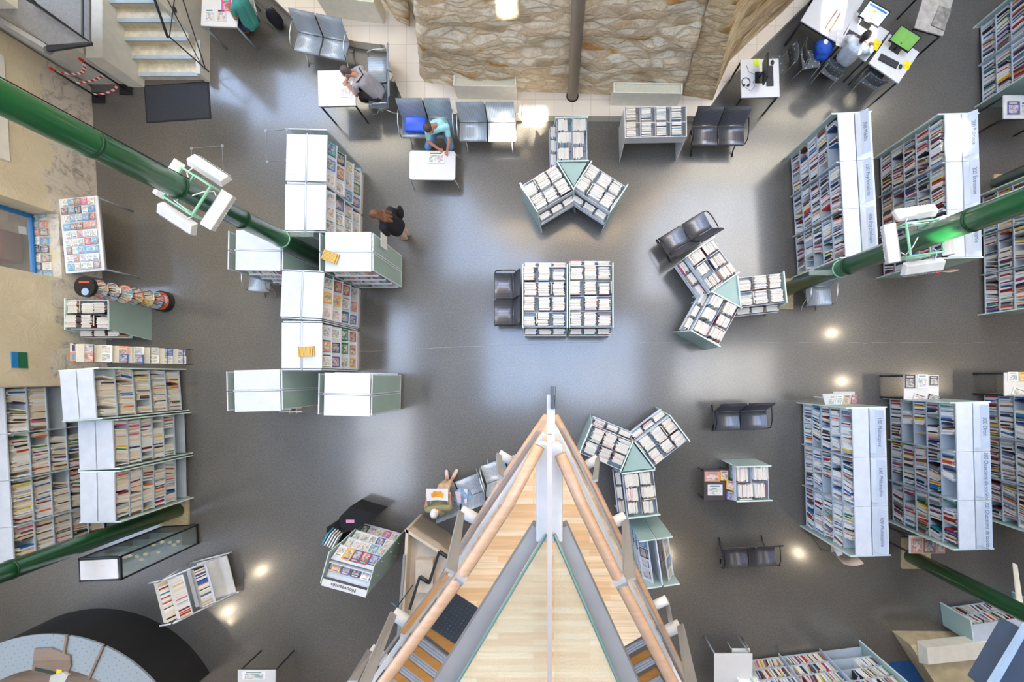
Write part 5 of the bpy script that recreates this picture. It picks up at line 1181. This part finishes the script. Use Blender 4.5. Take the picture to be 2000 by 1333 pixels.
# ============================================================ CRATE, SMALL TABLES, POSTERS
o_, ang, Ln, D = rect((1222, 269), (1340, 267), (1222, 209), .85); cr_ = thing('comics_crate', 'white wooden crate of comics on two side boards beside the dark bench', 'book bin', o_, ang); Mk = W(cr_)
for x in (-.018, Ln): MB().add([(x, -.12, 0), (x, D, 0), (x, D, .86), (x, 0, .86)]+[(x+.018, -.12, 0), (x+.018, D, 0), (x+.018, D, .86), (x+.018, 0, .86)], [(3, 2, 1, 0), (4, 5, 6, 7), (0, 1, 5, 4), (1, 2, 6, 5), (2, 3, 7, 6), (3, 0, 4, 7)]).build('side_board', WHITE2, cr_)
MB().box(0, Ln, -.0, .015, .6, .85).build('front_board', WHITE2, cr_); MB().box(0, Ln, D-.015, D, .6, .85).build('back_board', WHITE2, cr_); MB().box(0, Ln, .015, D-.015, .6, .615).build('floor_board', WHITE2, cr_); MB().box(0, Ln, D/2-.006, D/2+.006, .615, .83).build('divider', WHITE2, cr_)
for k in (1, 2, 3): MB().box(Ln*k/4-.006, Ln*k/4+.006, .015, D-.015, .615, .83).build('divider', WHITE2, cr_)
for r_ in range(2):
    for c in range(4):
        y = r_*D/2+.025; i = 0
        while y < (r_+1)*D/2-.03:
            th = random.uniform(.01, .022); i += 1; cc = random.choice(['beige', 'cream'] if c == 0 else ['white', 'pale grey', 'grey', 'pale blue', 'black', 'cream', 'navy'])
            REC.append(('bin', Mk @ TX(c*Ln/4+.03+.2, y+th/2, .617, -.05, 0, PI/2), cc, (th, .2, random.uniform(.24, .29)), f'{cc} comic, {ORD[i]} in {"front" if r_ == 0 else "back"} row, {ORD[c+1]} compartment of the white crate')); y += th*1.08
dt = table((1424, 978), (1375, 979), (1424, 917), .45, 'small dark table showing colourful children\'s books', BLACK, r=.02, top=DARKG) if False else table((1375, 979), (1425, 978), (1375, 919), .45, 'small dark table showing colourful children\'s books', BLACK, r=.02, top=DARKG)
for (x, y, w_, h_, c, lb) in [(1376, 941, .34, .22, '#d98a66', 'lying open at the upper left of the small dark table'), (1407, 939, .17, .22, '#e8b23a', 'lying at the upper right of the small dark table'), (1382, 968, .33, .24, '#d6d9dc', 'lying at the lower part of the small dark table')]:
    magz(Matrix.Translation(P(x, y, .452)), w_, h_, lb, 'children\'s books on the small dark table', 'picture_book', 'book', c, .01)
bin_unit((1439, 913), (1441, 979), (1503, 911), .8, 'small white book box beside the small dark table', 'small white box', lower=False, cols=2)
for k, (x, y, c) in enumerate([(1428, 934, '#3d8fc4'), (1419, 956, '#e8b23a'), (1419, 976, '#5b4a86')]):
    magz(Matrix.Translation(P(x, y, .47)) @ TX(0, 0, 0, 0, -.9, 0), .24, .2, f'propped between the small dark table and the white box, {["top", "middle", "bottom"][k]} one', 'propped picture books', 'picture_book', 'book', c, .01)
def poster_table(x0, y0, x1, y1, label, items):
    t = table((x0, y1), (x1, y1), (x0, y0), .75, label, BLACK, r=.022, top=WHITE2, inset=.02)
    for k, (x, y, w_, h_, c, nm, tilt) in enumerate(items):
        magz(Matrix.Translation(P(x, y, .756)) @ TX(0, 0, 0, 0, 0, tilt), w_, h_, f'{nm}', None, 'large_book', 'book', c, .012)
poster_table(1766, 733, 1834, 781, 'white table with black legs and propped art books above the Droit bookcase', [(1767, 759, .22, .29, '#2b2b33', 'with a pale figure, left on the table above the Droit bookcase', 0), (1791, 758, .22, .29, '#efeeea', 'with a red rose, middle of the table above the Droit bookcase', 0), (1815, 753, .19, .2, '#2b2b33', 'with a red rose, right on the table above the Droit bookcase', 0), (1782, 780, .3, .14, '#c7c2ba', 'tilted, front left of the table above the Droit bookcase', -.3), (1810, 781, .3, .14, '#2b2b33', 'tilted, front right of the table above the Droit bookcase', -.3)])
poster_table(1962, 728, 2040, 774, 'white table with black legs and books at the right frame edge', [(1968, 745, .22, .2, '#efeeea', 'with orange spots on the right edge table', 0), (1990, 745, .2, .2, '#e8b23a', 'at the far right of the right edge table', 0), (1975, 770, .34, .16, '#e6dfd2', 'open at the front of the right edge table', -.3)])
poster_table(1776, 1047, 1846, 1082, 'white table with large orange and brown picture books below the Droit bookcase', [(1779, 1080, .24, .32, '#d98a66', 'at left on the table below the Droit bookcase', 0), (1803, 1080, .26, .34, '#8a5b4a', 'in the middle on the table below the Droit bookcase', 0), (1829, 1080, .18, .3, '#d98a66', 'at right on the table below the Droit bookcase', 0)])
poster_table(1960, 186, 2050, 232, 'cream table with magazines in front of the upper right corner bookcase', [(1967, 224, .26, .28, '#5b4a86', 'with violet cover on the upper right table', 0), (1992, 224, .26, .28, '#d6d9dc', 'beside the violet one on the upper right table', 0)])
flat('red_note', [(1840, 518), (1858, 522), (1857, 530), (1838, 527)], .76, RED, 'small red booklet by the beige chair behind the Économie bookcase', 'booklet', .02)
bpy.data.objects['red_note'].location.z = .46; flat('white_card', [(1628, 1072), (1638, 1068), (1646, 1083), (1636, 1088)], .46, PAPER, 'white card lying on the beige chair below the Philosophie bookcase', 'card')
ls = thing('leaflet_stand', 'white slanted leaflet board at the upper end of the Philosophie bookcase', 'stand', P(1610, 782, 0)); q = [P(1604.5, 769.5, .75), P(1664.5, 766.5, .95), P(1687, 792, 1.35), P(1619.5, 793.5, .95)]
q = [P(1605, 770, .95), P(1665, 767, .95), P(1672, 790, .88), P(1612, 793, .88)]; q = [v-ls.location for v in q]
MB().sheet([q[3], q[2], q[1], q[0]], .02).build('board', WHITE2, ls); MB().tube([((q[0]+q[2])/2).to_tuple(), (((q[0]+q[2])/2).x, ((q[0]+q[2])/2).y, 0)], .02, 8).build('post', WHITE2, ls); MB().box(.2, .7, -.1, .2, 0, .02).build('foot', WHITE2, ls)
for k in range(4):
    v = q[3].lerp(q[2], .06+k*.24)+Vector((0, .02, .03)); magz(Matrix.Translation(ls.location+v) @ TX(0, 0, 0, .25, 0, 0), .13, .2, f'on the white slanted leaflet board, {ORD[k+1]} from the left', 'leaflets on the slanted board', 'leaflet', 'leaflet', ['#e6dfd2', '#efeeea', '#e8b23a', '#c23a3a'][k])
# table top-left magazines
for k, (x, y) in enumerate([(401, 41), (424, 42), (433, 22)]): magz(Matrix.Translation(P(x, y, .752)), .2, .26, f'on the top-left reading table, {["leftmost", "beside the sitter", "above the others"][k]}', 'magazines on the top-left table', col=['#d6d9dc', '#c7c2ba', '#e0328a'][k])
magz(Matrix.Translation(P(664, 190, .745)) @ Matrix.Rotation(-.05, 4, 'Z'), .26, .36, 'open on the square table before the man in grey', None, 'open_magazine', 'magazine', '#efeeea', .006)
magz(Matrix.Translation(P(835, 319, .475)), .38, .25, 'open on the low table before the man in turquoise', None, 'open_magazine', 'magazine', '#e6dfd2', .008)
# ============================================================ COMPUTER DESKS
D1 = table((1564, 40), (1637, 84), (1600, -60), .75, 'large white computer desk in the sun at the top right', DKMET, 'desk', r=.03)
def deskq(pts, label):
    q = [P(*p, .75) for p in pts]; t = thing('desk', label, 'desk', (q[0].x, q[0].y, 0)); q2 = [v-t.location for v in q]
    MB().prism([(v.x, v.y) for v in q2], .72, .75).build('tabletop', TABW, t, bevel=.004); l = MB()
    c = sum(q2, Vector())/len(q2)
    for v in q2: v = v.lerp(c, .08); MB().tube([(v.x, v.y, 0), (v.x, v.y, .72)], .02, 8).build('leg', DKMET, t)
    return t
deskq([(1640, 86), (1691, 120), (1737, 62), (1672, 22)], 'white desk section where the person in white is working')
deskq([(1697, 123), (1755, 163), (1796, 102), (1738, 66)], 'white desk section carrying the green-screened computer')
def monitor(px, py, rz, label, scr, tilt=.45, w_=.5, h_=.32):
    t = thing('monitor', label, 'computer screen', P(px, py, .752), rz)
    MB().box(-.12, .12, -.02, .14, 0, .015).build('stand_base', BLACK, t); MB().tube([(0, .06, .01), (0, .05, .2)], .02, 8).build('stand_neck', BLACK, t)
    M = TX(0, 0, .12, PI/2-tilt, 0, 0); MB().box(-w_/2, w_/2, 0, h_, -.035, 0, M=M).build('housing', BLACK, t, bevel=.006); MB().box(-w_/2+.018, w_/2-.018, .035, h_-.018, 0, .003, M=M).build('screen', scr, t)
    return t, M
m1_, Mm = monitor(1687, 53, math.radians(-30), 'black monitor with a lit blue web page in front of the person in white', SCREENB, .55)
MB().box(-.2, .2, .25, .28, .003, .005, M=Mm).build('page_header', mat('page_blue', srgb('#3b6fb0'), .4, emit=.5), m1_); MB().box(-.13, .0, .1, .22, .003, .005, M=Mm).build('page_photo', mat('page_photo', srgb('#a8623a'), .4, var=.5, scale=20, emit=.4), m1_)
monitor(1745, 100, math.radians(-32), 'black monitor with a lit green picture on the right desk section', SCREENG, .55)
monitor(1487, 152, math.radians(90), 'black monitor seen edge-on on the desk by the stone ledge', SCREENB, .12)
def keyboard(px, py, rz, label):
    t = thing('keyboard', label, 'keyboard', P(px, py, .752), rz); MB().box(-.22, .22, -.075, .075, 0, .02).build('body', BLACK, t, bevel=.006); k = MB()
    for i in range(14):
        for j in range(5): k.box(-.21+i*.03, -.185+i*.03, -.065+j*.026, -.044+j*.026, .02, .027)
    k.build('keys', mat('key_grey', srgb('#3b3b40'), .5), t)
keyboard(1672, 74, math.radians(-30), 'black keyboard before the person in white'); keyboard(1735, 120, math.radians(-27), 'black keyboard before the green-screened monitor'); keyboard(1503, 149, math.radians(92), 'black keyboard on the desk by the stone ledge')
for x, y, lb in ((1759, 130, 'black mouse on the right desk section'), (1509, 122, 'black mouse on the desk by the stone ledge')):
    o = MB().ell((0, 0, 0), .035, .055, .018).build('mouse', BLACK, None, True); o.location = P(x, y, .77); tag(o, lb, 'mouse')
hp = MB(); hp.tube([(.09*math.cos(a), .09*math.sin(a), 0) for a in [math.radians(x) for x in range(-60, 241, 20)]], .007, 6); t = thing('headphones', 'black headphones lying on the desk by the stone ledge', 'headphones', P(1457, 160, .765)); hp.build('headband', BLACK, t, True)
for a in (-60, 240): MB().ell((.09*math.cos(math.radians(a)), .09*math.sin(math.radians(a)), .01), .028, .028, .02).build('ear_cup', BLACK, t, True)
cbv = MB(); cbv.tube([P(1455, 170, .757), P(1466, 178, .757), P(1475, 168, .757), P(1470, 160, .757), P(1483, 150, .757), P(1462, 140, .757), P(1458, 128, .757)], .005, 6); tag(cbv.build('cable', TUBE, None, True), 'loose pale cable on the desk by the stone ledge', 'cable')
for k, (pts, c, lb) in enumerate([([(1472, 115), (1483, 115), (1483, 130), (1472, 129)], '#cfd93a', 'green and yellow leaflet on the desk by the stone ledge'), ([(1709, 75), (1722, 84), (1712, 100), (1701, 94)], '#e6d21e', 'green and yellow leaflet under the hand of the person in white'), ([(1767, 118), (1781, 122), (1774, 137), (1763, 132)], '#e6d21e', 'green and yellow leaflet right of the keyboard on the right desk section'), ([(1635, 62), (1652, 72), (1642, 92), (1632, 88)], '#d9d4cf', 'printed sheet at the left elbow of the person in white')]):
    flat('leaflet', pts, .753, mat(f'leaflet_{"abcd"[k]}', srgb(c), .6, var=.25, scale=12), lb, 'leaflet')
sp_ = MB(); sp_.tube([P(1612, 58, .78), P(1624, 38, .78), P(1636, 20, .78)], .012, 6); sp_.tube([P(1620, 62, .78), P(1630, 48, .78), P(1642, 25, .78)], .01, 6); tag(sp_.build('cable_bundle', mat('copper_cable', srgb('#8a5b44'), .5), None, True), 'bundle of brown cables on the large sunlit desk', 'cable')
table((1786, 54), (1842, 70), (1800, -30), .85, 'grey-topped display table with black legs at the top right', BLACK, r=.022, top=mat('grey_picture_top', srgb('#b3aca2'), .4, var=.25, scale=8))
flat('framed_photo', [(1818, 50), (1842, 60), (1858, 20), (1834, 12)], .855, mat('photo_grey', srgb('#8f8980'), .4, var=.5, scale=9), 'framed grey picture lying on the top right display table', 'picture', .02)
# ============================================================ PEOPLE
def cap(mb, a, b, ra, rb, n=12):
    a, b = Vector(a), Vector(b); d = b-a
    if d.length < 1e-4: d = Vector((0, 0, 1e-3))
    dn = d.normalized(); u = dn.orthogonal().normalized(); v = dn.cross(u); rings = []
    for t_, c, r in [(-.98, a, ra), (-.7, a, ra), (-.35, a, ra), (0, a, ra), (.5, None, 0), (0, b, rb), (.35, b, rb), (.7, b, rb), (.98, b, rb)]:
        if c is None: rings.append(((a+b)/2, (ra+rb)/2))
        else: rings.append((c+dn*r*t_, r*math.sqrt(max(0, 1-t_*t_))))
    vs = [c+(u*math.cos(2*PI*j/n)+v*math.sin(2*PI*j/n))*r for c, r in rings for j in range(n)]; fs = []
    for i in range(len(rings)-1):
        for j in range(n): fs.append((i*n+j, i*n+(j+1) % n, (i+1)*n+(j+1) % n, (i+1)*n+j))
    fs.append(tuple(reversed(range(n)))); fs.append(tuple((len(rings)-1)*n+j for j in range(n))); mb.add(vs, fs)
def skinned(mb, name, m, parent, vox, sm=4):
    o = mb.build(name, m, parent, True); r = o.modifiers.new('remesh', 'REMESH'); r.mode = 'VOXEL'; r.voxel_size = vox; r.use_smooth_shade = True
    s = o.modifiers.new('smooth', 'SMOOTH'); s.factor = .5; s.iterations = sm; return o
def person(label, J, look, cols, sleeve=.55, leg='long', hair='short', shoes=True, shirt_r=1.0):
    """J: joints as world points; look: direction of the face"""
    root = thing('person', label, 'person', (J['pel'].x, J['pel'].y, 0)); O = root.location
    J = {k: Vector(v)-O for k, v in J.items()}
    look = Vector(look).normalized(); hd = J['head']; nk = J['neck']
    upv = (hd-nk).normalized(); upv = (upv-look*upv.dot(look)*.5).normalized(); right = look.cross(upv).normalized(); up = right.cross(look).normalized()
    R = Matrix((right, look, up)).transposed()        # head axes: x right, y face, z crown
    b = MB(); b.ell(hd+up*.015, .075, .095, .105, 16, 10, M=R); b.ell(hd+look*.025-up*.055, .052, .065, .05, 12, 8, M=R)
    cap(b, hd+look*.09+up*.01, hd+look*.115-up*.022, .010, .014, 8)       # nose
    for s in (-1, 1): b.ell(hd+right*.078*s-up*.01, .01, .02, .032, 8, 6, M=R)
    cap(b, nk, hd-up*.06-look*.01, .055, .052)
    ch, pe = J['chest'], J['pel']; shl, shr = J['shL'], J['shR']
    ax = (shr-shl).normalized()
    cap(b, ch-ax*.05, pe-ax*.05, .11, .12); cap(b, ch+ax*.05, pe+ax*.05, .11, .12); cap(b, shl, shr, .055, .055); cap(b, nk, ch, .06, .09)
    hl, hr = pe-ax*.09, pe+ax*.09
    for s, sh, el, ha in (('L', shl, J['elL'], J['haL']), ('R', shr, J['elR'], J['haR'])):
        cap(b, sh, el, .048, .038); cap(b, el, ha, .038, .026)
        d = (ha-el).normalized(); sd = d.cross(Vector((0, 0, 1)));
        if sd.length < .2: sd = Vector((1, 0, 0))
        sd = sd.normalized(); dn = sd.cross(d).normalized(); dn = dn if dn.z < 0 else -dn
        p0 = ha+d*.02; p1 = ha+d*.08; cap(b, p0-sd*.012, p1-sd*.022, .019, .017); cap(b, p0+sd*.012, p1+sd*.022, .019, .017)
        for i, (off, ln) in enumerate(((-.034, .055), (-.012, .068), (.011, .064), (.032, .048))):
            q0 = p1+sd*off; q1 = q0+d*ln*.55+dn*ln*.15; q2 = q1+d*ln*.35+dn*ln*.45; cap(b, q0, q1, .0095, .009, 8); cap(b, q1, q2, .009, .0078, 8)
        ts = 1 if s == 'L' else -1; t0 = p0+sd*.026*ts; t1 = t0+sd*.028*ts+d*.03; cap(b, t0, t1, .012, .011, 8); cap(b, t1, t1+d*.03+dn*.01, .011, .009, 8)
    for hp_, kn, an, to in ((hl, J['knL'], J['anL'], J['toL']), (hr, J['knR'], J['anR'], J['toR'])):
        cap(b, hp_, kn, .085, .058); cap(b, kn, an, .056, .036); cap(b, an, to, .036, .028)
    skinned(b, 'body', mat('skin_'+cols['skin'], srgb(cols['skin']), .55, var=.05), root, .0085, 3)
    # clothes
    s_ = MB(); k = shirt_r
    cap(s_, ch-ax*.055, pe-ax*.05, .128*k, .138*k); cap(s_, ch+ax*.055, pe+ax*.05, .128*k, .138*k); cap(s_, shl, shr, .072*k, .072*k); cap(s_, nk.lerp(ch, .35), ch, .07, .1)
    for sh, el in ((shl, J['elL']), (shr, J['elR'])):
        cap(s_, sh, sh.lerp(el, min(1, sleeve)), .066*k, .058*k)
    if sleeve > 1:
        for el, ha in ((J['elL'], J['haL']), (J['elR'], J['haR'])): cap(s_, el, el.lerp(ha, sleeve-1), .056*k, .042*k)
    skinned(s_, 'shirt', mat('cloth_'+cols['shirt'], srgb(cols['shirt']), .85, var=.12, scale=9, bump=.25), root, .011, 5)
    t_ = MB()
    for hp_, kn, an in ((hl, J['knL'], J['anL']), (hr, J['knR'], J['anR'])):
        cap(t_, hp_, kn if leg != 'shorts' else hp_.lerp(kn, .85), .102, .075)
        if leg == 'long': cap(t_, kn, kn.lerp(an, .9), .072, .05)
        elif leg == 'crop': cap(t_, kn, kn.lerp(an, .55), .072, .058)
    cap(t_, hl, hr, .118, .118); skinned(t_, 'trousers', mat('cloth_'+cols['pants'], srgb(cols['pants']), .85, var=.12, bump=.2), root, .012, 4)
    for an, to in ((J['anL'], J['toL']), (J['anR'], J['toR'])):
        sh_ = MB(); cap(sh_, an+(Vector((0, 0, -.02))), to, .046, .04); cap(sh_, to, to.lerp(an, .4), .042, .046); skinned(sh_, 'shoe', mat('shoe_'+cols['shoe'], srgb(cols['shoe']), .6), root, .009, 3)
    h = MB(); hc = mat('hair_'+cols['hair'], srgb(cols['hair']), .6, var=.35, scale=40, bump=.4)
    h.ell(hd+up*.035-look*.018, .086, .1, .098, 18, 10, M=R)
    if hair == 'long':
        for off in (-.045, 0, .045): cap(h, hd-look*.06+right*off, nk-look*.085+right*off*1.6-Vector((0, 0, .05)), .055, .05); 
        for off in (-.05, .0, .05): cap(h, nk-look*.085+right*off*1.6, ch-look*.12+right*off*1.7+Vector((0, 0, .06)), .055, .032)
    elif hair == 'short': cap(h, hd-look*.05+up*.0, hd-look*.05-up*.05, .055, .05)
    skinned(h, 'hair', hc, root, .009, 2)
    f = MB()
    for s in (-1, 1): f.ell(hd+look*.088+right*.03*s+up*.015, .012, .008, .008, 8, 6, M=R)
    f.build('eyes', mat('eye_dark', srgb('#2a2420'), .3), root, True); MB().ell(hd+look*.092-up*.052, .024, .006, .006, 10, 6, M=R).build('mouth', mat('lip_tone', srgb('#a8625a'), .5), root, True)
    return root, R, hd+O
V = Vector
# man in turquoise on the bench
r_, R_, h_ = person('person in a turquoise t-shirt and jeans bending over a magazine at the low table', dict(head=P(838, 250, 1.13), neck=P(849, 246, 1.0), chest=P(855, 245, .88), pel=P(860, 244, .56), shL=P(872, 248, .93), shR=P(836, 258, .93), elL=P(877, 277, .72), haL=P(873, 297, .53), elR=P(837, 277, .74), haR=P(858, 292, .54),
    knL=P(880, 287, .50), anL=P(879, 283, .10), toL=P(880, 297, .04), knR=P(836, 287, .50), anR=P(840, 284, .10), toR=P(842, 298, .04)), (.5, -.75, -.62), dict(skin='#c98f74', shirt='#9ed3d6', pants='#5b83ad', hair='#4a3a32', shoe='#5a5048'))
# grey man
person('person in a grey t-shirt with a black strap hunched over the square white table', dict(head=P(676, 141, 1.13), neck=P(694, 146, 1.05), chest=P(710, 156, .95), pel=P(738, 180, .56), shL=P(694, 168, .97), shR=P(706, 134, .97), elL=P(696, 186, .75), haL=P(688, 176, .80), elR=P(688, 138, .85), haR=P(676, 158, .78),
    knL=P(706, 186, .52), anL=P(716, 190, .1), toL=P(704, 192, .04), knR=P(702, 168, .52), anR=P(714, 172, .1), toR=P(701, 172, .04)), (-.75, -.35, -.5), dict(skin='#b98468', shirt='#a9a4a6', pants='#3a2f33', hair='#5d5350', shoe='#35302e'))
st_ = MB(); st_.tube([P(701, 132, 1.12), P(709, 146, 1.13), P(700, 158, 1.09), P(694, 162, 1.0)], .014, 6); tag(st_.build('shoulder_strap', BLACK, None, True), 'black bag strap over the shoulder of the person in grey', 'strap')
# teal sitter, cut by the frame
person('person in a teal shirt and dark shorts seated at the top edge of the view', dict(head=P(452, -22, 1.2), neck=P(462, -8, 1.1), chest=P(470, 6, .98), pel=P(490, 44, .56), shL=P(456, 16, 1.0), shR=P(482, -10, 1.0), elL=P(460, 36, .84), haL=P(446, 14, .79), elR=P(468, -30, .85), haR=P(446, -22, .79),
    knL=P(470, 56, .52), anL=P(484, 62, .1), toL=P(474, 64, .04), knR=P(462, 40, .52), anR=P(478, 46, .1), toR=P(468, 48, .04)), (-.8, .2, -.4), dict(skin='#b0704c', shirt='#3f8a80', pants='#272b45', hair='#2b2320', shoe='#3a3a3a'), leg='shorts')
# woman standing
person('person with long auburn hair, black jacket and pale leggings standing by the magazine racks', dict(head=P(732, 420, 1.60), neck=P(745, 424, 1.46), chest=P(757, 429, 1.30), pel=P(775, 444, .92), shL=P(748, 445, 1.36), shR=P(762, 411, 1.36), elL=P(757, 456, 1.08), haL=P(752, 445, .95), elR=P(775, 414, 1.10), haR=P(777, 424, .95),
    knL=P(784, 458, .5), anL=P(792, 465, .1), toL=P(786, 467, .04), knR=P(789, 449, .5), anR=P(797, 457, .1), toR=P(791, 459, .04)), (-.85, -.1, -.35), dict(skin='#d3a48c', shirt='#1f1c22', pants='#d5bdb4', hair='#6b4630', shoe='#c79a84'), sleeve=1.85, hair='long', shirt_r=1.12)
hb_ = MB(); hb_.ell((0, 0, 0), .05, .13, .16); hb_ = hb_.build('shoulder_bag', BLKF, None, True); hb_.location = P(776, 414, 1.08)+V((.06, 0, -.02)); tag(hb_, 'black shoulder bag at the far side of the person with auburn hair', 'bag')
# elderly reader
person('person with white hair and olive shirt sitting on the bench reading an open map page', dict(head=P(849, 1003, 1.22), neck=P(853, 1001, 1.08), chest=P(856, 998, .94), pel=P(858, 984, .56), shL=P(836, 996, 1.0), shR=P(876, 993, 1.0), elL=P(832, 993, .80), haL=P(834, 974, .86), elR=P(879, 987, .80), haR=P(878, 974, .86),
    knL=P(862, 950, .52), anL=P(873, 937, .10), toL=P(872, 921, .04), knR=P(873, 952, .52), anR=P(884, 935, .10), toR=P(892, 920, .04)), (0, .85, -.5), dict(skin='#d59c80', shirt='#8d8b66', pants='#cfb093', hair='#e6ddd6', shoe='#cdbdb6'), leg='crop')
np_ = thing('open_newspaper', 'open newspaper with an orange map held by the seated white-haired person', 'newspaper', P(855, 965, .93)); 
for s in (-1, 1): 
    MB().sheet([(0, -.14, -.02), (s*.225, -.15, .02), (s*.23, .12, .06), (0, .11, .03)][::s], .003).build('page', PAPER, np_)
    MB().sheet([(0, -.06, -.003), (s*.12, -.08, .02), (s*.14, .0, .035), (s*.07, .07, .04), (0, .06, .03)][::s], .003 if s > 0 else .003).build('orange_map', mat('map_orange', srgb('#e8a035'), .6, var=.2, scale=15), np_)
for o in list(np_.children):
    if o.name.startswith('orange_map'): o.location = (0, 0, .006)
# person in white at the computer
person('person in a white shirt with dark hair working at the computer', dict(head=P(1690, 72, 1.22), neck=P(1683, 80, 1.1), chest=P(1672, 92, .97), pel=P(1652, 112, .56), shL=P(1662, 78, 1.0), shR=P(1690, 98, 1.0), elL=P(1656, 74, .84), haL=P(1668, 72, .79), elR=P(1698, 102, .84), haR=P(1702, 90, .79),
    knL=P(1655, 92, .52), anL=P(1618, 128, .1), toL=P(1604, 142, .05), knR=P(1670, 104, .52), anR=P(1628, 140, .1), toR=P(1618, 153, .05)), (.6, .6, -.5), dict(skin='#9b6a50', shirt='#d8dfe6', pants='#4a4038', hair='#2a201d', shoe='#453a34'), sleeve=1.75, shirt_r=1.1)
# bags, cushion, jacket
cu = MB().box(-.24, .24, -.17, .17, -.07, .07).build('blue_cushion', mat('royal_blue_vinyl', srgb('#2c57d0'), .35, var=.12), None, True, .05); cu.location = P(812, 244, .53); cu.rotation_euler = (.1, 0, -.03); tag(cu, 'bright blue cushion-like bag lying on the bench beside the person in turquoise', 'bag')
bp_ = thing('backpack', 'black backpack standing on the floor by the upper left bench', 'backpack', P(549, 52, 0), .3); b = MB(); b.ell((0, 0, .24), .15, .11, .25); b.ell((0, -.08, .16), .11, .06, .14); skinned(b, 'body', BLKF, bp_, .015, 3)
MB().tube([(.06, .11, .4), (.07, .17, .25), (.06, .11, .08)], .012, 6).build('strap', mat('strap_brown', srgb('#3b2a2a'), .7), bp_); MB().tube([(-.06, .11, .4), (-.07, .17, .25), (-.06, .11, .08)], .012, 6).build('strap', MATS['strap_brown'], bp_)
bk = thing('backpack', 'pale blue rucksack with pink panels lying on the bench next to the reader', 'backpack', P(905, 974, .5), .1); bk.scale = (1.3, 1.3, 1.1); b = MB(); b.ell((0, 0, 0), .16, .2, .08); b.ell((.05, .05, .03), .08, .12, .07); b.ell((-.06, -.04, .02), .07, .12, .07); skinned(b, 'body', mat('blue_grey_nylon', srgb('#7f9fbd'), .6, var=.35, scale=18, bump=.5), bk, .014, 3)
MB().sheet([(-.12, .14, .06), (-.02, .13, .085), (-.03, -.04, .09), (-.08, -.06, .09)][::-1], .006).build('pink_panel', mat('pale_pink', srgb('#d8c3cc'), .6), bk); MB().sheet([(.04, .17, .07), (.1, .16, .08), (.06, -.1, .09), (.03, -.08, .09)][::-1], .006).build('pink_panel', MATS['pale_pink'], bk)
jk = thing('blue_jacket', 'bright blue jacket with white emblem draped on the perforated chair', 'jacket', P(1606, 96, .5)); b = MB(); b.ell((0, 0, .05), .2, .2, .14); b.ell((.0, -.12, -.03), .16, .12, .12); b.ell((.12, .0, .03), .1, .15, .1); skinned(b, 'cloth', mat('jacket_blue', srgb('#1c4fae'), .7, var=.25, scale=10, bump=.5), jk, .016, 3)
MB().ell((-.03, .03, .185), .05, .06, .01).build('white_emblem', PAPER, jk); MB().ell((.12, .0, .13), .03, .05, .01).build('white_emblem', PAPER, jk)
for x_, y_, z_, rz in ((1118, 255, 1.06, 1.57),):
    o = MB().box(-.36, .36, -.006, .006, 0, .1).build('acrylic_divider', ACRY); o.location = P(x_, y_, z_); o.rotation_euler = (0, 0, rz); tag(o, 'upright acrylic strip between the two rows of the sunlit top bin', 'divider')
flush_books()
